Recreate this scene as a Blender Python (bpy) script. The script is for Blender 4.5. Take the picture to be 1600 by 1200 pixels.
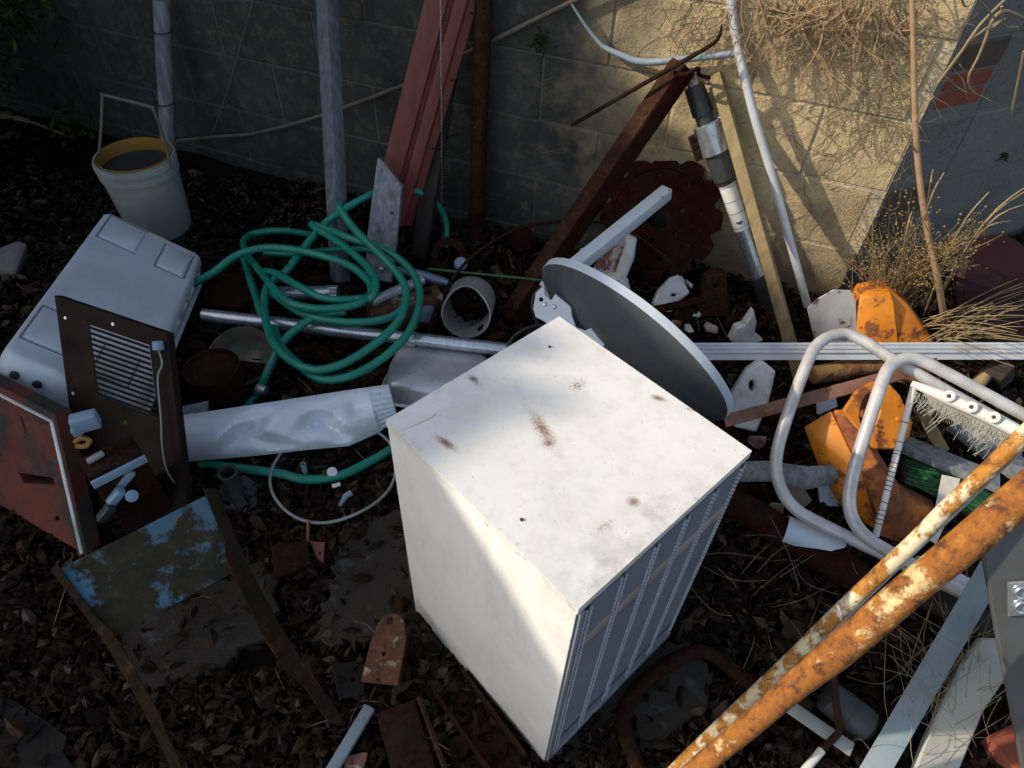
import bpy, bmesh, math, random
from mathutils import Vector as V, Matrix, noise
random.seed(11)
R = math.radians
for o in list(bpy.data.objects): bpy.data.objects.remove(o)
sc = bpy.context.scene
col = sc.collection

# ------------------------------------------------------------------ camera
CAM_H, FL, PITCH, ROLL = 1.6, 1067.0, R(45.894), R(2.578)
cf = V((0, math.cos(PITCH), -math.sin(PITCH)))
r0 = V((1, 0, 0)); u0 = r0.cross(cf)
cr = math.cos(ROLL)*r0 + math.sin(ROLL)*u0
cu = -math.sin(ROLL)*r0 + math.cos(ROLL)*u0
CAM = V((0, 0, CAM_H))
cd = bpy.data.cameras.new('camera'); cam = bpy.data.objects.new('camera', cd); col.objects.link(cam)
cam.matrix_world = Matrix(((cr.x, cu.x, -cf.x, CAM.x), (cr.y, cu.y, -cf.y, CAM.y), (cr.z, cu.z, -cf.z, CAM.z), (0, 0, 0, 1)))
cd.sensor_width = 36.0; cd.lens = FL/1600*36; cd.clip_start = 0.02; cd.clip_end = 500
sc.camera = cam

# ------------------------------------------------------------------ sky, sun, exposure
SUN_AZ, SUN_EL = 185.0, 30.0            # azimuth from +x, anticlockwise; elevation
S = V((math.cos(R(SUN_AZ))*math.cos(R(SUN_EL)), math.sin(R(SUN_AZ))*math.cos(R(SUN_EL)), math.sin(R(SUN_EL))))
wd = bpy.data.worlds.new('World'); sc.world = wd; wd.use_nodes = True
wn = wd.node_tree; bgn = wn.nodes['Background']
sky = wn.nodes.new('ShaderNodeTexSky'); sky.sky_type = 'NISHITA'; sky.sun_disc = False
sky.sun_elevation = R(SUN_EL); sky.sun_rotation = math.atan2(S.x, S.y)
sky.air_density = 1.0; sky.dust_density = 2.0
hs = wn.nodes.new('ShaderNodeHueSaturation'); hs.inputs['Saturation'].default_value = 0.78
wn.links.new(sky.outputs[0], hs.inputs['Color']); wn.links.new(hs.outputs[0], bgn.inputs[0]); bgn.inputs[1].default_value = 0.15
ld = bpy.data.lights.new('sun', 'SUN'); sun = bpy.data.objects.new('sun', ld); col.objects.link(sun)
ld.energy = 3.1; ld.angle = R(0.8); ld.color = (1.0, 0.88, 0.70)
sun.rotation_euler = (-S).to_track_quat('-Z', 'Y').to_euler(); sun.location = S*20
sc.view_settings.view_transform = 'Standard'; sc.view_settings.look = 'None'
sc.view_settings.exposure = 0.5; sc.view_settings.gamma = 1.0
sc.view_settings.use_curve_mapping = False

# ------------------------------------------------------------------ where things stand
def ray(x, y): return cf + cr*((x-800)/FL) - cu*((y-600)/FL)
def Z(x, y, z=0.0):                      # the point at height z seen at (x, y) of the 1600x1200 photograph
    d = ray(x, y); return CAM + d*((z-CAM_H)/d.z)
class Wall:
    def __init__(s, p, ang):
        s.p = V((p[0], p[1], 0)); a = R(ang); s.t = V((math.cos(a), math.sin(a), 0)); s.n = V((math.sin(a), -math.cos(a), 0))
    def at(s, x, y, off=0.0):            # a point off metres in front of the wall
        d = ray(x, y); return CAM + d*(((s.p + s.n*off - CAM).dot(s.n))/d.dot(s.n))
    def pt(s, a, z, off=0.0): return s.p + s.t*a + V((0, 0, z)) + s.n*off
CORNER = (1.1638, 1.9828)
WL = Wall(CORNER, -20); WR = Wall(CORNER, 25)
def hit(x, y, o, n):
    d = ray(x, y); return CAM + d*((o-CAM).dot(n)/d.dot(n))
def plane3(a, b, c):
    n = (b-a).cross(c-a).normalized()
    return (a, n if n.dot(CAM-a) > 0 else -n)
def ground_h(x, y):
    h = 0.018*noise.noise(V((x*2.3, y*2.3, 0))) + 0.008*noise.noise(V((x*7, y*7, 3)))
    d = min((V((x, y, 0))-WL.p).dot(WL.n), 9)
    if x > 0.3: h += 0.07*max(0, 1-d/0.5)
    return h

# ------------------------------------------------------------------ materials
def sock(nt, v, s):
    if isinstance(v, (tuple, list)): s.default_value = tuple(v) + ((1,) if len(v) == 3 else ())
    elif isinstance(v, (int, float)): s.default_value = v
    else: nt.links.new(v, s)
class NT:
    def __init__(s, name):
        s.m = bpy.data.materials.new(name); s.m.use_nodes = True; s.t = s.m.node_tree; s.b = s.t.nodes['Principled BSDF']
        tc = s.t.nodes.new('ShaderNodeTexCoord'); s.co = tc.outputs['Object']
    def noise(s, scale, detail=6, rough=.6, stretch=None, off=0, dist=0):
        mp = s.t.nodes.new('ShaderNodeMapping'); s.t.links.new(s.co, mp.inputs[0])
        mp.inputs['Location'].default_value = (off, off*.7, off*.3)
        if stretch: mp.inputs['Scale'].default_value = stretch
        n = s.t.nodes.new('ShaderNodeTexNoise'); s.t.links.new(mp.outputs[0], n.inputs['Vector'])
        n.inputs['Scale'].default_value = scale; n.inputs['Detail'].default_value = detail; n.inputs['Roughness'].default_value = rough
        n.inputs['Distortion'].default_value = dist
        return n.outputs['Fac']
    def ramp(s, f, lo, hi, a=0.0, b=1.0):
        n = s.t.nodes.new('ShaderNodeMapRange'); sock(s.t, f, n.inputs['Value']); n.clamp = True
        n.inputs['From Min'].default_value = lo; n.inputs['From Max'].default_value = hi
        n.inputs['To Min'].default_value = a; n.inputs['To Max'].default_value = b
        return n.outputs[0]
    def mix(s, f, a, b):
        n = s.t.nodes.new('ShaderNodeMix'); n.data_type = 'RGBA'
        sock(s.t, f, n.inputs[0]); sock(s.t, a, n.inputs[6]); sock(s.t, b, n.inputs[7]); return n.outputs[2]
    def math(s, op, a, b=0.0):
        n = s.t.nodes.new('ShaderNodeMath'); n.operation = op; sock(s.t, a, n.inputs[0]); sock(s.t, b, n.inputs[1]); return n.outputs[0]
    def dist(s, p, scale=(1, 1, 1), rot=0):
        mp = s.t.nodes.new('ShaderNodeMapping'); mp.vector_type = 'TEXTURE'; s.t.links.new(s.co, mp.inputs[0])
        mp.inputs['Location'].default_value = p; mp.inputs['Rotation'].default_value = (0, 0, rot); mp.inputs['Scale'].default_value = scale
        n = s.t.nodes.new('ShaderNodeVectorMath'); n.operation = 'LENGTH'; s.t.links.new(mp.outputs[0], n.inputs[0]); return n.outputs['Value']
    def island(s):
        n = s.t.nodes.new('ShaderNodeNewGeometry'); return n.outputs['Random Per Island']
    def obrand(s):
        n = s.t.nodes.new('ShaderNodeObjectInfo'); return n.outputs['Random']
    def bump(s, h, strength=.3, dist=.01):
        n = s.t.nodes.new('ShaderNodeBump'); n.inputs['Strength'].default_value = strength; n.inputs['Distance'].default_value = dist
        sock(s.t, h, n.inputs['Height']); s.t.links.new(n.outputs[0], s.b.inputs['Normal'])
    def out(s, colr, rough=.6, metal=0.0, spec=None):
        sock(s.t, colr, s.b.inputs['Base Color']); sock(s.t, rough, s.b.inputs['Roughness']); sock(s.t, metal, s.b.inputs['Metallic'])
        if spec is not None: s.b.inputs['Specular IOR Level'].default_value = spec
        return s.m
RUST = ((.055, .018, .008), (.16, .055, .018), (.30, .12, .03))
MATS = {}
def mat(name, c1, c2=None, ns=9, rough=.6, metal=0.0, rust=0.0, rs=14, rcol=RUST, dirt=.35, ds=5, dcol=(.035, .028, .02), bump=.25, bs=60, stretch=None, spec=None, off=None):
    if name in MATS: return MATS[name]
    t = NT(name); off = off if off is not None else (len(MATS)*3.7) % 50
    c2 = c2 or tuple(x*.7 for x in c1)
    c = t.mix(t.ramp(t.noise(ns, stretch=stretch, off=off), .3, .7), c1, c2)
    rg, mt = t.ramp(t.noise(ns*3, off=off+4), .3, .7, rough*.85, min(1, rough*1.15)), metal
    if dirt:
        c = t.mix(t.ramp(t.noise(ds, 9, .65, off=off+9, stretch=stretch), .45, .75, 0, dirt*1.3), c, dcol)
    if rust:
        n1 = t.noise(rs, 10, .68, off=off+17, stretch=stretch); k = .5 + (.5-rust)*.42
        f = t.ramp(n1, k-.03, k+.03)
        n2 = t.noise(rs*2.7, 8, .7, off=off+23)
        rc = t.mix(t.ramp(n2, .38, .5), rcol[0], rcol[1]); rc = t.mix(t.ramp(n2, .55, .68), rc, rcol[2])
        c = t.mix(f, c, rc); rg = t.mix(f, rg, (.88, .88, .88)); 
        if metal: mt = t.ramp(f, 0, 1, metal, 0)
        t.bump(t.math('ADD', t.math('MULTIPLY', f, .6), t.noise(bs, 5, off=off)), bump, .004)
    elif bump: t.bump(t.noise(bs, 7, off=off, stretch=stretch), bump, .004)
    MATS[name] = t.out(c, rg, mt, spec); return MATS[name]

rusty = lambda n, a=1.0, r=RUST: mat(n, tuple(x*a for x in r[1]), tuple(x*a for x in r[0]), ns=22, rough=.88, rust=.5, rs=30, rcol=tuple(tuple(x*a for x in c) for c in r), dirt=.5, bump=.55, bs=130, spec=.1)
m_rust = rusty('rust_brown', .42, ((.05, .02, .012), (.13, .055, .03), (.2, .1, .055)))
m_rustdark = rusty('rust_dark', .24, ((.05, .02, .012), (.13, .055, .03), (.2, .1, .055)))
m_rustred = rusty('rust_red', .27, ((.05, .012, .008), (.13, .03, .018), (.2, .055, .03)))
m_white = mat('white_enamel', (.78, .77, .72), (.70, .69, .64), ns=5, rough=.42, dirt=.12, bump=.05)
m_galv = mat('galvanised_steel', (.58, .62, .66), (.44, .47, .5), ns=30, rough=.28, metal=.75, dirt=.25, bump=.08)
m_alu = mat('dull_aluminium', (.58, .6, .62), (.46, .48, .5), ns=14, rough=.3, metal=.35, dirt=.25, bump=.06)
m_alupaint = mat('white_aluminium_paint', (.72, .73, .74), (.6, .61, .63), ns=14, rough=.4, metal=.15, dirt=.25, bump=.06)
m_chairtube = mat('worn_white_tube', (.68, .67, .65), (.52, .52, .51), ns=20, rough=.36, metal=.2, dirt=.3, ds=12, bump=.1)
m_grey = mat('grey_weathered_wood', (.19, .21, .235), (.10, .11, .125), ns=9, rough=.85, dirt=.5, stretch=(9, 9, .7), bump=.6, bs=40)
m_greyl = mat('pale_weathered_board', (.31, .33, .35), (.16, .17, .18), ns=10, rough=.85, dirt=.55, stretch=(8, 8, .8), bump=.6, bs=45)
m_stake = mat('yellow_brown_timber', (.30, .23, .11), (.22, .16, .075), ns=9, rough=.8, dirt=.35, stretch=(8, 8, .8), bump=.4, bs=45)
m_brownwood = mat('dark_brown_timber', (.03, .021, .014), (.018, .012, .009), ns=9, rough=.85, dirt=.4, bump=.5, bs=40)
m_red = mat('faded_red_paint', (.20, .042, .038), (.15, .032, .03), ns=9, rough=.55, dirt=.4, ds=8, stretch=(5, 5, .6), rust=.16, rs=20, bump=.2)
m_hose = mat('green_vinyl', (.008, .26, .175), (.012, .19, .135), ns=12, rough=.36, dirt=.22, ds=16, dcol=(.03, .09, .05), bump=.08, bs=300)
m_dish = mat('grey_dish_paint', (.085, .098, .108), (.075, .087, .096), ns=6, rough=.27, dirt=.3, ds=9, dcol=(.14, .14, .13), bump=.04)
m_dishl = mat('pale_grey_paint', (.58, .65, .72), (.52, .59, .66), ns=8, rough=.45, dirt=.12, bump=.05)
m_tub = mat('grey_plastic', (.62, .67, .72), (.54, .58, .63), ns=6, rough=.55, dirt=.28, ds=4, dcol=(.18, .19, .2), bump=.12, bs=120)
m_tubd = mat('grey_plastic_groove', (.16, .18, .21), (.13, .15, .18), rough=.6, dirt=.2, bump=.05)
m_bucket = mat('dirty_white_plastic', (.31, .34, .32), (.22, .25, .24), ns=7, rough=.5, dirt=.4, dcol=(.2, .14, .06), bump=.1)
m_yellowpl = mat('yellow_plastic', (.34, .17, .03), (.25, .11, .02), rough=.5, dirt=.35, bump=.1)
m_brown = mat('brown_painted_sheet', (.017, .0072, .0036), (.011, .005, .0025), ns=7, rough=.75, spec=.2, dirt=.4, rust=.08, rs=18, bump=.15)
m_orange = mat('orange_paint', (.74, .26, .014), (.64, .20, .012), ns=8, rough=.55, rust=.40, rs=13, rcol=((.10, .03, .012), (.22, .07, .022), (.36, .13, .03)), dirt=.3, ds=10, bump=.35)
m_orangerust = mat('rusted_orange_paint', (.55, .17, .015), (.38, .12, .02), ns=8, rough=.7, rust=.62, rs=10, rcol=((.13, .04, .016), (.26, .085, .03), (.36, .14, .045)), dirt=.3, bump=.4)
m_ypole = mat('rusted_cream_pipe', (.62, .50, .26), (.50, .36, .15), ns=10, rough=.6, rust=.74, rs=15, rcol=((.09, .03, .010), (.27, .095, .014), (.45, .19, .03)), dirt=.2, ds=20, bump=.5, bs=90, stretch=(1, 1, 1))
m_ypole2 = mat('chipped_cream_pipe', (.74, .66, .47), (.62, .52, .32), ns=10, rough=.6, rust=.52, rs=20, rcol=((.14, .05, .015), (.40, .17, .025), (.55, .27, .05)), dirt=.2, ds=20, bump=.5, bs=90)
m_black = mat('black_rubber', (.018, .018, .019), (.028, .027, .026), rough=.6, dirt=.3, dcol=(.06, .055, .045), bump=.15)
m_blackshiny = mat('black_gloss_paint', (.012, .012, .014), (.02, .02, .022), rough=.32, dirt=.25, dcol=(.06, .055, .045), bump=.05)
m_dgrey = mat('dark_grey_sheet', (.045, .047, .05), (.035, .037, .04), ns=5, rough=.5, dirt=.25, bump=.08)
m_darksheet = mat('dull_dark_sheet', (.022, .02, .019), (.015, .014, .013), ns=5, rough=.8, rust=.3, rs=9, rcol=((.02, .012, .008), (.04, .022, .014), (.06, .03, .018)), dirt=.3, bump=.2, spec=.08)
m_ceramic = mat('white_glazed_ceramic', (.70, .70, .70), (.6, .6, .6), rough=.3, dirt=.45, ds=16, dcol=(.16, .1, .06), bump=.1)
m_ceramrust = mat('stained_ceramic', (.55, .5, .47), (.42, .36, .33), rough=.55, rust=.55, rs=22, rcol=((.10, .035, .025), (.22, .09, .07), (.3, .16, .12)), dirt=.4, bump=.4)
m_blueangle = mat('blue_grey_painted_steel', (.15, .21, .25), (.22, .27, .29), ns=9, rough=.5, rust=.12, rs=16, dirt=.3, bump=.15)
m_cream = mat('cream_painted_steel', (.46, .45, .38), (.37, .37, .32), ns=7, rough=.5, rust=.1, rs=12, dirt=.3, bump=.12)
m_plum = mat('plum_vinyl', (.03, .009, .012), (.022, .007, .009), rough=.6, dirt=.3, dcol=(.035, .018, .014), bump=.12, spec=.15)
m_straw = mat('dry_straw', (.36, .27, .14), (.2, .145, .075), ns=30, rough=.8, dirt=0, bump=0)
m_stem = mat('dry_stem', (.42, .27, .15), (.28, .17, .09), ns=30, rough=.8, dirt=.2, bump=.2)
m_seed = mat('dry_seed_heads', (.34, .22, .06), (.2, .13, .05), ns=60, rough=.9, dirt=.2, bump=0)
m_vine = mat('dead_vine', (.24, .18, .1), (.13, .095, .055), ns=30, rough=.9, dirt=.2, bump=.2)
m_rope = mat('dirty_cord', (.2, .16, .12), (.12, .1, .08), ns=60, rough=.9, dirt=.2, bump=.3, bs=200)
m_card = mat('wet_cardboard', (.36, .30, .22), (.26, .21, .15), rough=.9, dirt=.3, bump=.2)
m_stone = mat('pale_stone', (.26, .23, .2), (.17, .15, .13), rough=.9, dirt=.4, bump=.6, bs=30)
m_blueplate = mat('rusted_blue_paint', (.05, .17, .26), (.045, .12, .17), ns=7, rough=.6, rust=.57, rs=8.5, rcol=((.010, .0085, .003), (.022, .017, .005), (.07, .045, .018)), dirt=.35, bump=.45)
m_mossrust = mat('mossy_rusted_steel', (.024, .016, .007), (.012, .01, .0045), ns=10, rough=.85, rust=.5, rs=12, rcol=((.008, .007, .003), (.026, .014, .006), (.09, .045, .016)), dirt=.4, bump=.45, spec=.12)
m_fleckpaint = mat('flaking_white_paint', (.36, .33, .27), (.28, .25, .2), rough=.7, rust=.66, rs=16, rcol=((.035, .014, .007), (.09, .032, .012), (.16, .06, .02)), dirt=.5, bump=.5)
m_bluewhite = mat('pale_blue_plastic', (.25, .36, .46), (.2, .29, .38), rough=.45, dirt=.25, bump=.06)
m_greenrod = mat('green_plastic_rod', (.03, .13, .05), (.025, .1, .04), rough=.5, dirt=.3, bump=.1)
m_bristle = mat('green_bristles', (.03, .2, .07), (.03, .14, .05), ns=40, rough=.6, dirt=.3, bump=0)
m_ghost = mat('dry_white_fibre', (.62, .6, .54), (.5, .48, .42), ns=40, rough=.8, dirt=.1, bump=0)

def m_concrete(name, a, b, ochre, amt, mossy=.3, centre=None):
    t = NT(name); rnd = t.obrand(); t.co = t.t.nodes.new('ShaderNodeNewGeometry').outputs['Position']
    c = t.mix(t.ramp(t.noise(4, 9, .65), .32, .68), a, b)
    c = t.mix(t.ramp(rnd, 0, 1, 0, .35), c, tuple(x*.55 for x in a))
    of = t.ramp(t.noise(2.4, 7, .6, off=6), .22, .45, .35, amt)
    if centre: of = t.math('MULTIPLY', of, t.ramp(t.math('ADD', t.dist(centre), t.ramp(t.noise(3, off=44), .3, .7, -.25, .25)),   .42, .95, 1, .0))  # sunlight painted in: pale ochre around the lit wall end, fading outwards
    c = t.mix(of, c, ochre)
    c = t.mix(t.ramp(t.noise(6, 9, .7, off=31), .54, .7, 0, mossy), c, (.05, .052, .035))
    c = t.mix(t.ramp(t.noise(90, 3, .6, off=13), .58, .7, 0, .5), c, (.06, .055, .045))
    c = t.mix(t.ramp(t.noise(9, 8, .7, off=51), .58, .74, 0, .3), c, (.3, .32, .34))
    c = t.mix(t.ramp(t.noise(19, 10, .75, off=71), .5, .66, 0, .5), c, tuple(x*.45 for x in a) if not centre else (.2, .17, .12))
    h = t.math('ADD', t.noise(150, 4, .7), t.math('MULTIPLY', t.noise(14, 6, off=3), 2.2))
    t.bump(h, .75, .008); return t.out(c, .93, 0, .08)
m_block = m_concrete('concrete_block', (.092, .091, .08), (.045, .045, .041), (.66, .51, .29), .97, .4, (1.0, 2.05, .82))  # ochre centred on the sunlit end, dark base colour where shade falls
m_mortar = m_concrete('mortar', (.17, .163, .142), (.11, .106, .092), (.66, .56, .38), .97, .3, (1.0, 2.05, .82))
m_blockr = m_concrete('grey_block', (.27, .28, .285), (.19, .198, .205), (.15, .13, .1), .5, .4)
m_mortarr = m_concrete('grey_mortar', (.32, .32, .31), (.24, .24, .235), (.15, .13, .1), .5, .4)
m_slab = m_concrete('old_concrete', (.07, .06, .05), (.032, .027, .022), (.055, .045, .035), .4, .5)
m_brick = mat('red_brick', (.26, .06, .03), (.2, .045, .025), ns=14, rough=.9, dirt=.3, bump=.5, bs=90)
m_brownbrick = mat('brown_clay_brick', (.10, .065, .04), (.07, .046, .03), ns=14, rough=.9, dirt=.3, bump=.5, bs=90)
def m_leafy(name, cols, rough=.8):
    t = NT(name); r = t.island(); c = cols[0]; n = len(cols)
    for i in range(1, n): c = t.mix(t.math('GREATER_THAN', r, i/n), c, cols[i])
    c = t.mix(t.ramp(t.noise(40, 5), .35, .7, 0, .55), c, (.02, .014, .01))
    return t.out(c, rough, 0, .06)
m_litter = m_leafy('leaf_litter', [(0.0186, 0.0121, 0.0081), (0.0285, 0.0186, 0.0124), (0.0124, 0.0081, 0.0056), (0.0409, 0.0273, 0.0186), (0.0161, 0.0099, 0.0062), (0.0236, 0.0155, 0.0105), (0.0124, 0.0081, 0.0056), (0.0223, 0.0124, 0.0074), (0.0496, 0.0329, 0.0186), (0.0155, 0.0105, 0.0074), (0.0868, 0.0620, 0.0422)])
m_soil = mat('dark_soil', (.012, .009, .0065), (.008, .006, .0045), ns=12, rough=.95, dirt=.3, bump=.8, bs=50, spec=.05)
m_green = m_leafy('green_leaves', [(.035, .07, .02), (.05, .1, .025), (.03, .05, .018), (.06, .12, .03)])
m_darkgreen = m_leafy('dark_leaves', [(.02, .032, .012), (.03, .045, .014), (.025, .028, .013), (.035, .05, .018)])
m_litterlit = m_litter

# ------------------------------------------------------------------ mesh helpers
def fix_normals(me, ang=38, bevel=0.0, seg=2):
    bm = bmesh.new(); bm.from_mesh(me)
    bmesh.ops.recalc_face_normals(bm, faces=bm.faces)
    if bevel:
        es = [e for e in bm.edges if len(e.link_faces) == 2 and e.calc_face_angle(0) > R(25)]
        bmesh.ops.bevel(bm, geom=es, offset=bevel, segments=seg, profile=.5, affect='EDGES', clamp_overlap=True)
    if ang:
        for f in bm.faces: f.smooth = True
        for e in bm.edges: e.smooth = not (len(e.link_faces) != 2 or e.calc_face_angle(0) > R(ang))
    bm.to_mesh(me); bm.free()
def link(o, parent=None):
    col.objects.link(o)
    if parent:
        o.parent = parent
        o.matrix_parent_inverse = Matrix.Translation(-parent.location) if parent.type == 'EMPTY' else Matrix()
    return o
def tag(o, label=None, cat=None, group=None, kind=None):
    for k, v in (('label', label), ('category', cat), ('group', group), ('kind', kind)):
        if v: o[k] = v
    return o
def thing(name, loc, label, cat, group=None):
    o = bpy.data.objects.new(name, None); o.location = loc; o.empty_display_size = .05; col.objects.link(o)
    return tag(o, label, cat, group)
class G:
    def __init__(s): s.v = []; s.f = []
    def add(s, v, f):
        n = len(s.v); s.v += [tuple(x) for x in v]; s.f += [tuple(i+n for i in q) for q in f]; return s
    def box(s, c, ax, ay, az):            # centre and three half-axes
        v = [c+ax*i+ay*j+az*k for i in (-1, 1) for j in (-1, 1) for k in (-1, 1)]
        return s.add(v, [(0, 1, 3, 2), (4, 6, 7, 5), (0, 4, 5, 1), (2, 3, 7, 6), (0, 2, 6, 4), (1, 5, 7, 3)])
    def beam(s, p, q, w, h, up=V((0, 0, 1)), roll=0.0):
        d = q-p; L = d.length; d = d/L; a = d.cross(up)
        a = a.normalized() if a.length > 1e-4 else V((1, 0, 0)); b = a.cross(d)
        if roll: a, b = a*math.cos(roll)+b*math.sin(roll), b*math.cos(roll)-a*math.sin(roll)
        return s.box((p+q)/2, d*L/2, a*w/2, b*h/2)
    def sweep(s, pts, r, n=10, closed=False, flat=1.0, caps=True):
        N = len(pts); rr = r if isinstance(r, (list, tuple)) else [r]*N
        T = [((pts[(i+1) % N] if closed or i < N-1 else pts[i])-(pts[(i-1) % N] if closed or i else pts[i])).normalized() for i in range(N)]
        a = T[0].orthogonal().normalized(); v = []; f = []
        for i in range(N):
            a = (a-T[i]*a.dot(T[i])).normalized(); b = T[i].cross(a)
            for k in range(n):
                t = 2*math.pi*k/n; v.append(pts[i]+(a*math.cos(t)+b*math.sin(t)*flat)*rr[i])
        for i in range(N if closed else N-1):
            j = (i+1) % N
            for k in range(n): f.append((i*n+k, i*n+(k+1) % n, j*n+(k+1) % n, j*n+k))
        if caps and not closed: f.append(tuple(reversed(range(n)))); f.append(tuple((N-1)*n+k for k in range(n)))
        return s.add(v, f)
    def lathe(s, prof, c, axis, n=28, capa=True, capb=True, a0=None):
        ax = axis.normalized(); a = (a0 - ax*a0.dot(ax)).normalized() if a0 is not None else ax.orthogonal().normalized(); b = ax.cross(a); v = []; f = []
        for r, z in prof:
            for k in range(n):
                t = 2*math.pi*k/n; v.append(c+ax*z+(a*math.cos(t)+b*math.sin(t))*r)
        for i in range(len(prof)-1):
            for k in range(n): f.append((i*n+k, i*n+(k+1) % n, (i+1)*n+(k+1) % n, (i+1)*n+k))
        if capa: f.append(tuple(reversed(range(n))))
        if capb: f.append(tuple((len(prof)-1)*n+k for k in range(n)))
        return s.add(v, f)
    def hull(s, pts):
        bm = bmesh.new()
        for p in pts: bm.verts.new(p)
        r = bmesh.ops.convex_hull(bm, input=bm.verts)
        bmesh.ops.dissolve_limit(bm, angle_limit=R(3), verts=bm.verts, edges=bm.edges)
        bm.verts.index_update(); keep = [q for q in bm.verts if q.link_faces]; idx = {q: i for i, q in enumerate(keep)}
        s.add([q.co.copy() for q in keep], [[idx[q] for q in f.verts] for f in bm.faces]); bm.free(); return s
    def build(s, name, m, parent=None, ang=38, bevel=0.0, seg=2, jitter=0.0):
        me = bpy.data.meshes.new(name); v = s.v
        if jitter: v = [tuple(c+jitter*noise.noise_vector(V(p)*9)[i] for i, c in enumerate(p)) for p in v]
        me.from_pydata(v, [], s.f); fix_normals(me, ang, bevel, seg); me.materials.append(m)
        return link(bpy.data.objects.new(name, me), parent)
def smooth(pts, k=6, closed=False):
    N = len(pts); out = []
    for i in range(N if closed else N-1):
        g = lambda j: pts[j % N] if closed else pts[max(0, min(N-1, j))]
        p0, p1, p2, p3 = g(i-1), g(i), g(i+1), g(i+2)
        for s_ in range(k):
            t = s_/k; out.append(.5*((2*p1)+(p2-p0)*t+(2*p0-5*p1+4*p2-p3)*t*t+(3*p1-p0-3*p2+p3)*t**3))
    if not closed: out.append(pts[-1].copy())
    return out
def tube(name, pts, r, m, parent=None, k=6, n=10, closed=False, caps=True):
    pts = [V(p) for p in pts]; p2 = smooth(pts, k, closed) if k > 1 else pts
    if isinstance(r, (list, tuple)) and k > 1:
        q = []
        for i in range(len(r)-1): q += [r[i]+(r[i+1]-r[i])*j/k for j in range(k)]
        r = q+[r[-1]]
    return G().sweep(p2, r, n, closed, caps=caps).build(name, m, parent, 50)
def beam(name, p, q, w, h, m, parent=None, up=V((0, 0, 1)), roll=0, bevel=.002): return G().beam(p, q, w, h, up, roll).build(name, m, parent, bevel=bevel)
def plate(name, pl, outline, th, m, parent=None, holes=(), bevel=.001, px=True):
    """A sheet of thickness th in the plane pl = (origin, normal); outline and holes are cut through it."""
    o, n = pl; ex = n.orthogonal().normalized(); ey = n.cross(ex)
    if px: loc = lambda p: (lambda q: ((q-o).dot(ex), (q-o).dot(ey)))(hit(p[0], p[1], o, n))
    else: loc = lambda p: ((V(p)-o).dot(ex), (V(p)-o).dot(ey))
    cu_ = bpy.data.curves.new(name, 'CURVE'); cu_.dimensions = '2D'; cu_.fill_mode = 'BOTH'; cu_.extrude = max(.0002, th/2-bevel); cu_.bevel_depth = bevel; cu_.bevel_resolution = 0
    def spl(ps):
        s_ = cu_.splines.new('POLY'); s_.points.add(len(ps)-1); s_.use_cyclic_u = True
        for i, p in enumerate(ps): s_.points[i].co = (p[0], p[1], 0, 1)
    spl([loc(p) for p in outline])
    for h in holes:
        if len(h) == 3 and not isinstance(h[0], (tuple, list, V)): spl([loc((h[0]+h[2]*math.cos(2*math.pi*k/18), h[1]+h[2]*math.sin(2*math.pi*k/18))) for k in range(18)])
        else: spl([loc(p) for p in h])
    t = bpy.data.objects.new('t', cu_); me = bpy.data.meshes.new_from_object(t); bpy.data.objects.remove(t); bpy.data.curves.remove(cu_)
    me.transform(Matrix(((ex.x, ey.x, n.x, o.x), (ex.y, ey.y, n.y, o.y), (ex.z, ey.z, n.z, o.z), (0, 0, 0, 1))))
    me.materials.clear(); me.name = name; fix_normals(me, 30); me.materials.append(m)
    return link(bpy.data.objects.new(name, me), parent)
def circ(cx, cy, rx, ry=None, n=32, rot=0): 
    ry = ry or rx; c, s_ = math.cos(rot), math.sin(rot)
    return [(cx+rx*math.cos(2*math.pi*k/n)*c-ry*math.sin(2*math.pi*k/n)*s_, cy+rx*math.cos(2*math.pi*k/n)*s_+ry*math.sin(2*math.pi*k/n)*c) for k in range(n)]

# ================================================================== SETTING
g = G(); NX, NY = 120, 90; X0, X1, Y0, Y1 = -4.2, 3.6, -1.2, 4.2
vv = []; ff = []
for j in range(NY+1):
    for i in range(NX+1):
        x = X0+(X1-X0)*i/NX; y = Y0+(Y1-Y0)*j/NY; ed = i in (0, NX) or j in (0, NY)
        vv.append((x, y, -.01 if ed else ground_h(x, y)-.012))
for j in range(NY):
    for i in range(NX): a = j*(NX+1)+i; ff.append((a, a+1, a+NX+2, a+NX+1))
g.add(vv, ff); B_ = 300
for q in [[(-B_, -B_), (B_, -B_), (B_, Y0), (-B_, Y0)], [(-B_, Y1), (B_, Y1), (B_, B_), (-B_, B_)], [(-B_, Y0), (X0, Y0), (X0, Y1), (-B_, Y1)], [(X1, Y0), (B_, Y0), (B_, Y1), (X1, Y1)]]:
    g.add([(x, y, -.01) for x, y in q], [(0, 1, 2, 3)])
tag(g.build('ground', m_soil, ang=60), kind='structure')

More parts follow.
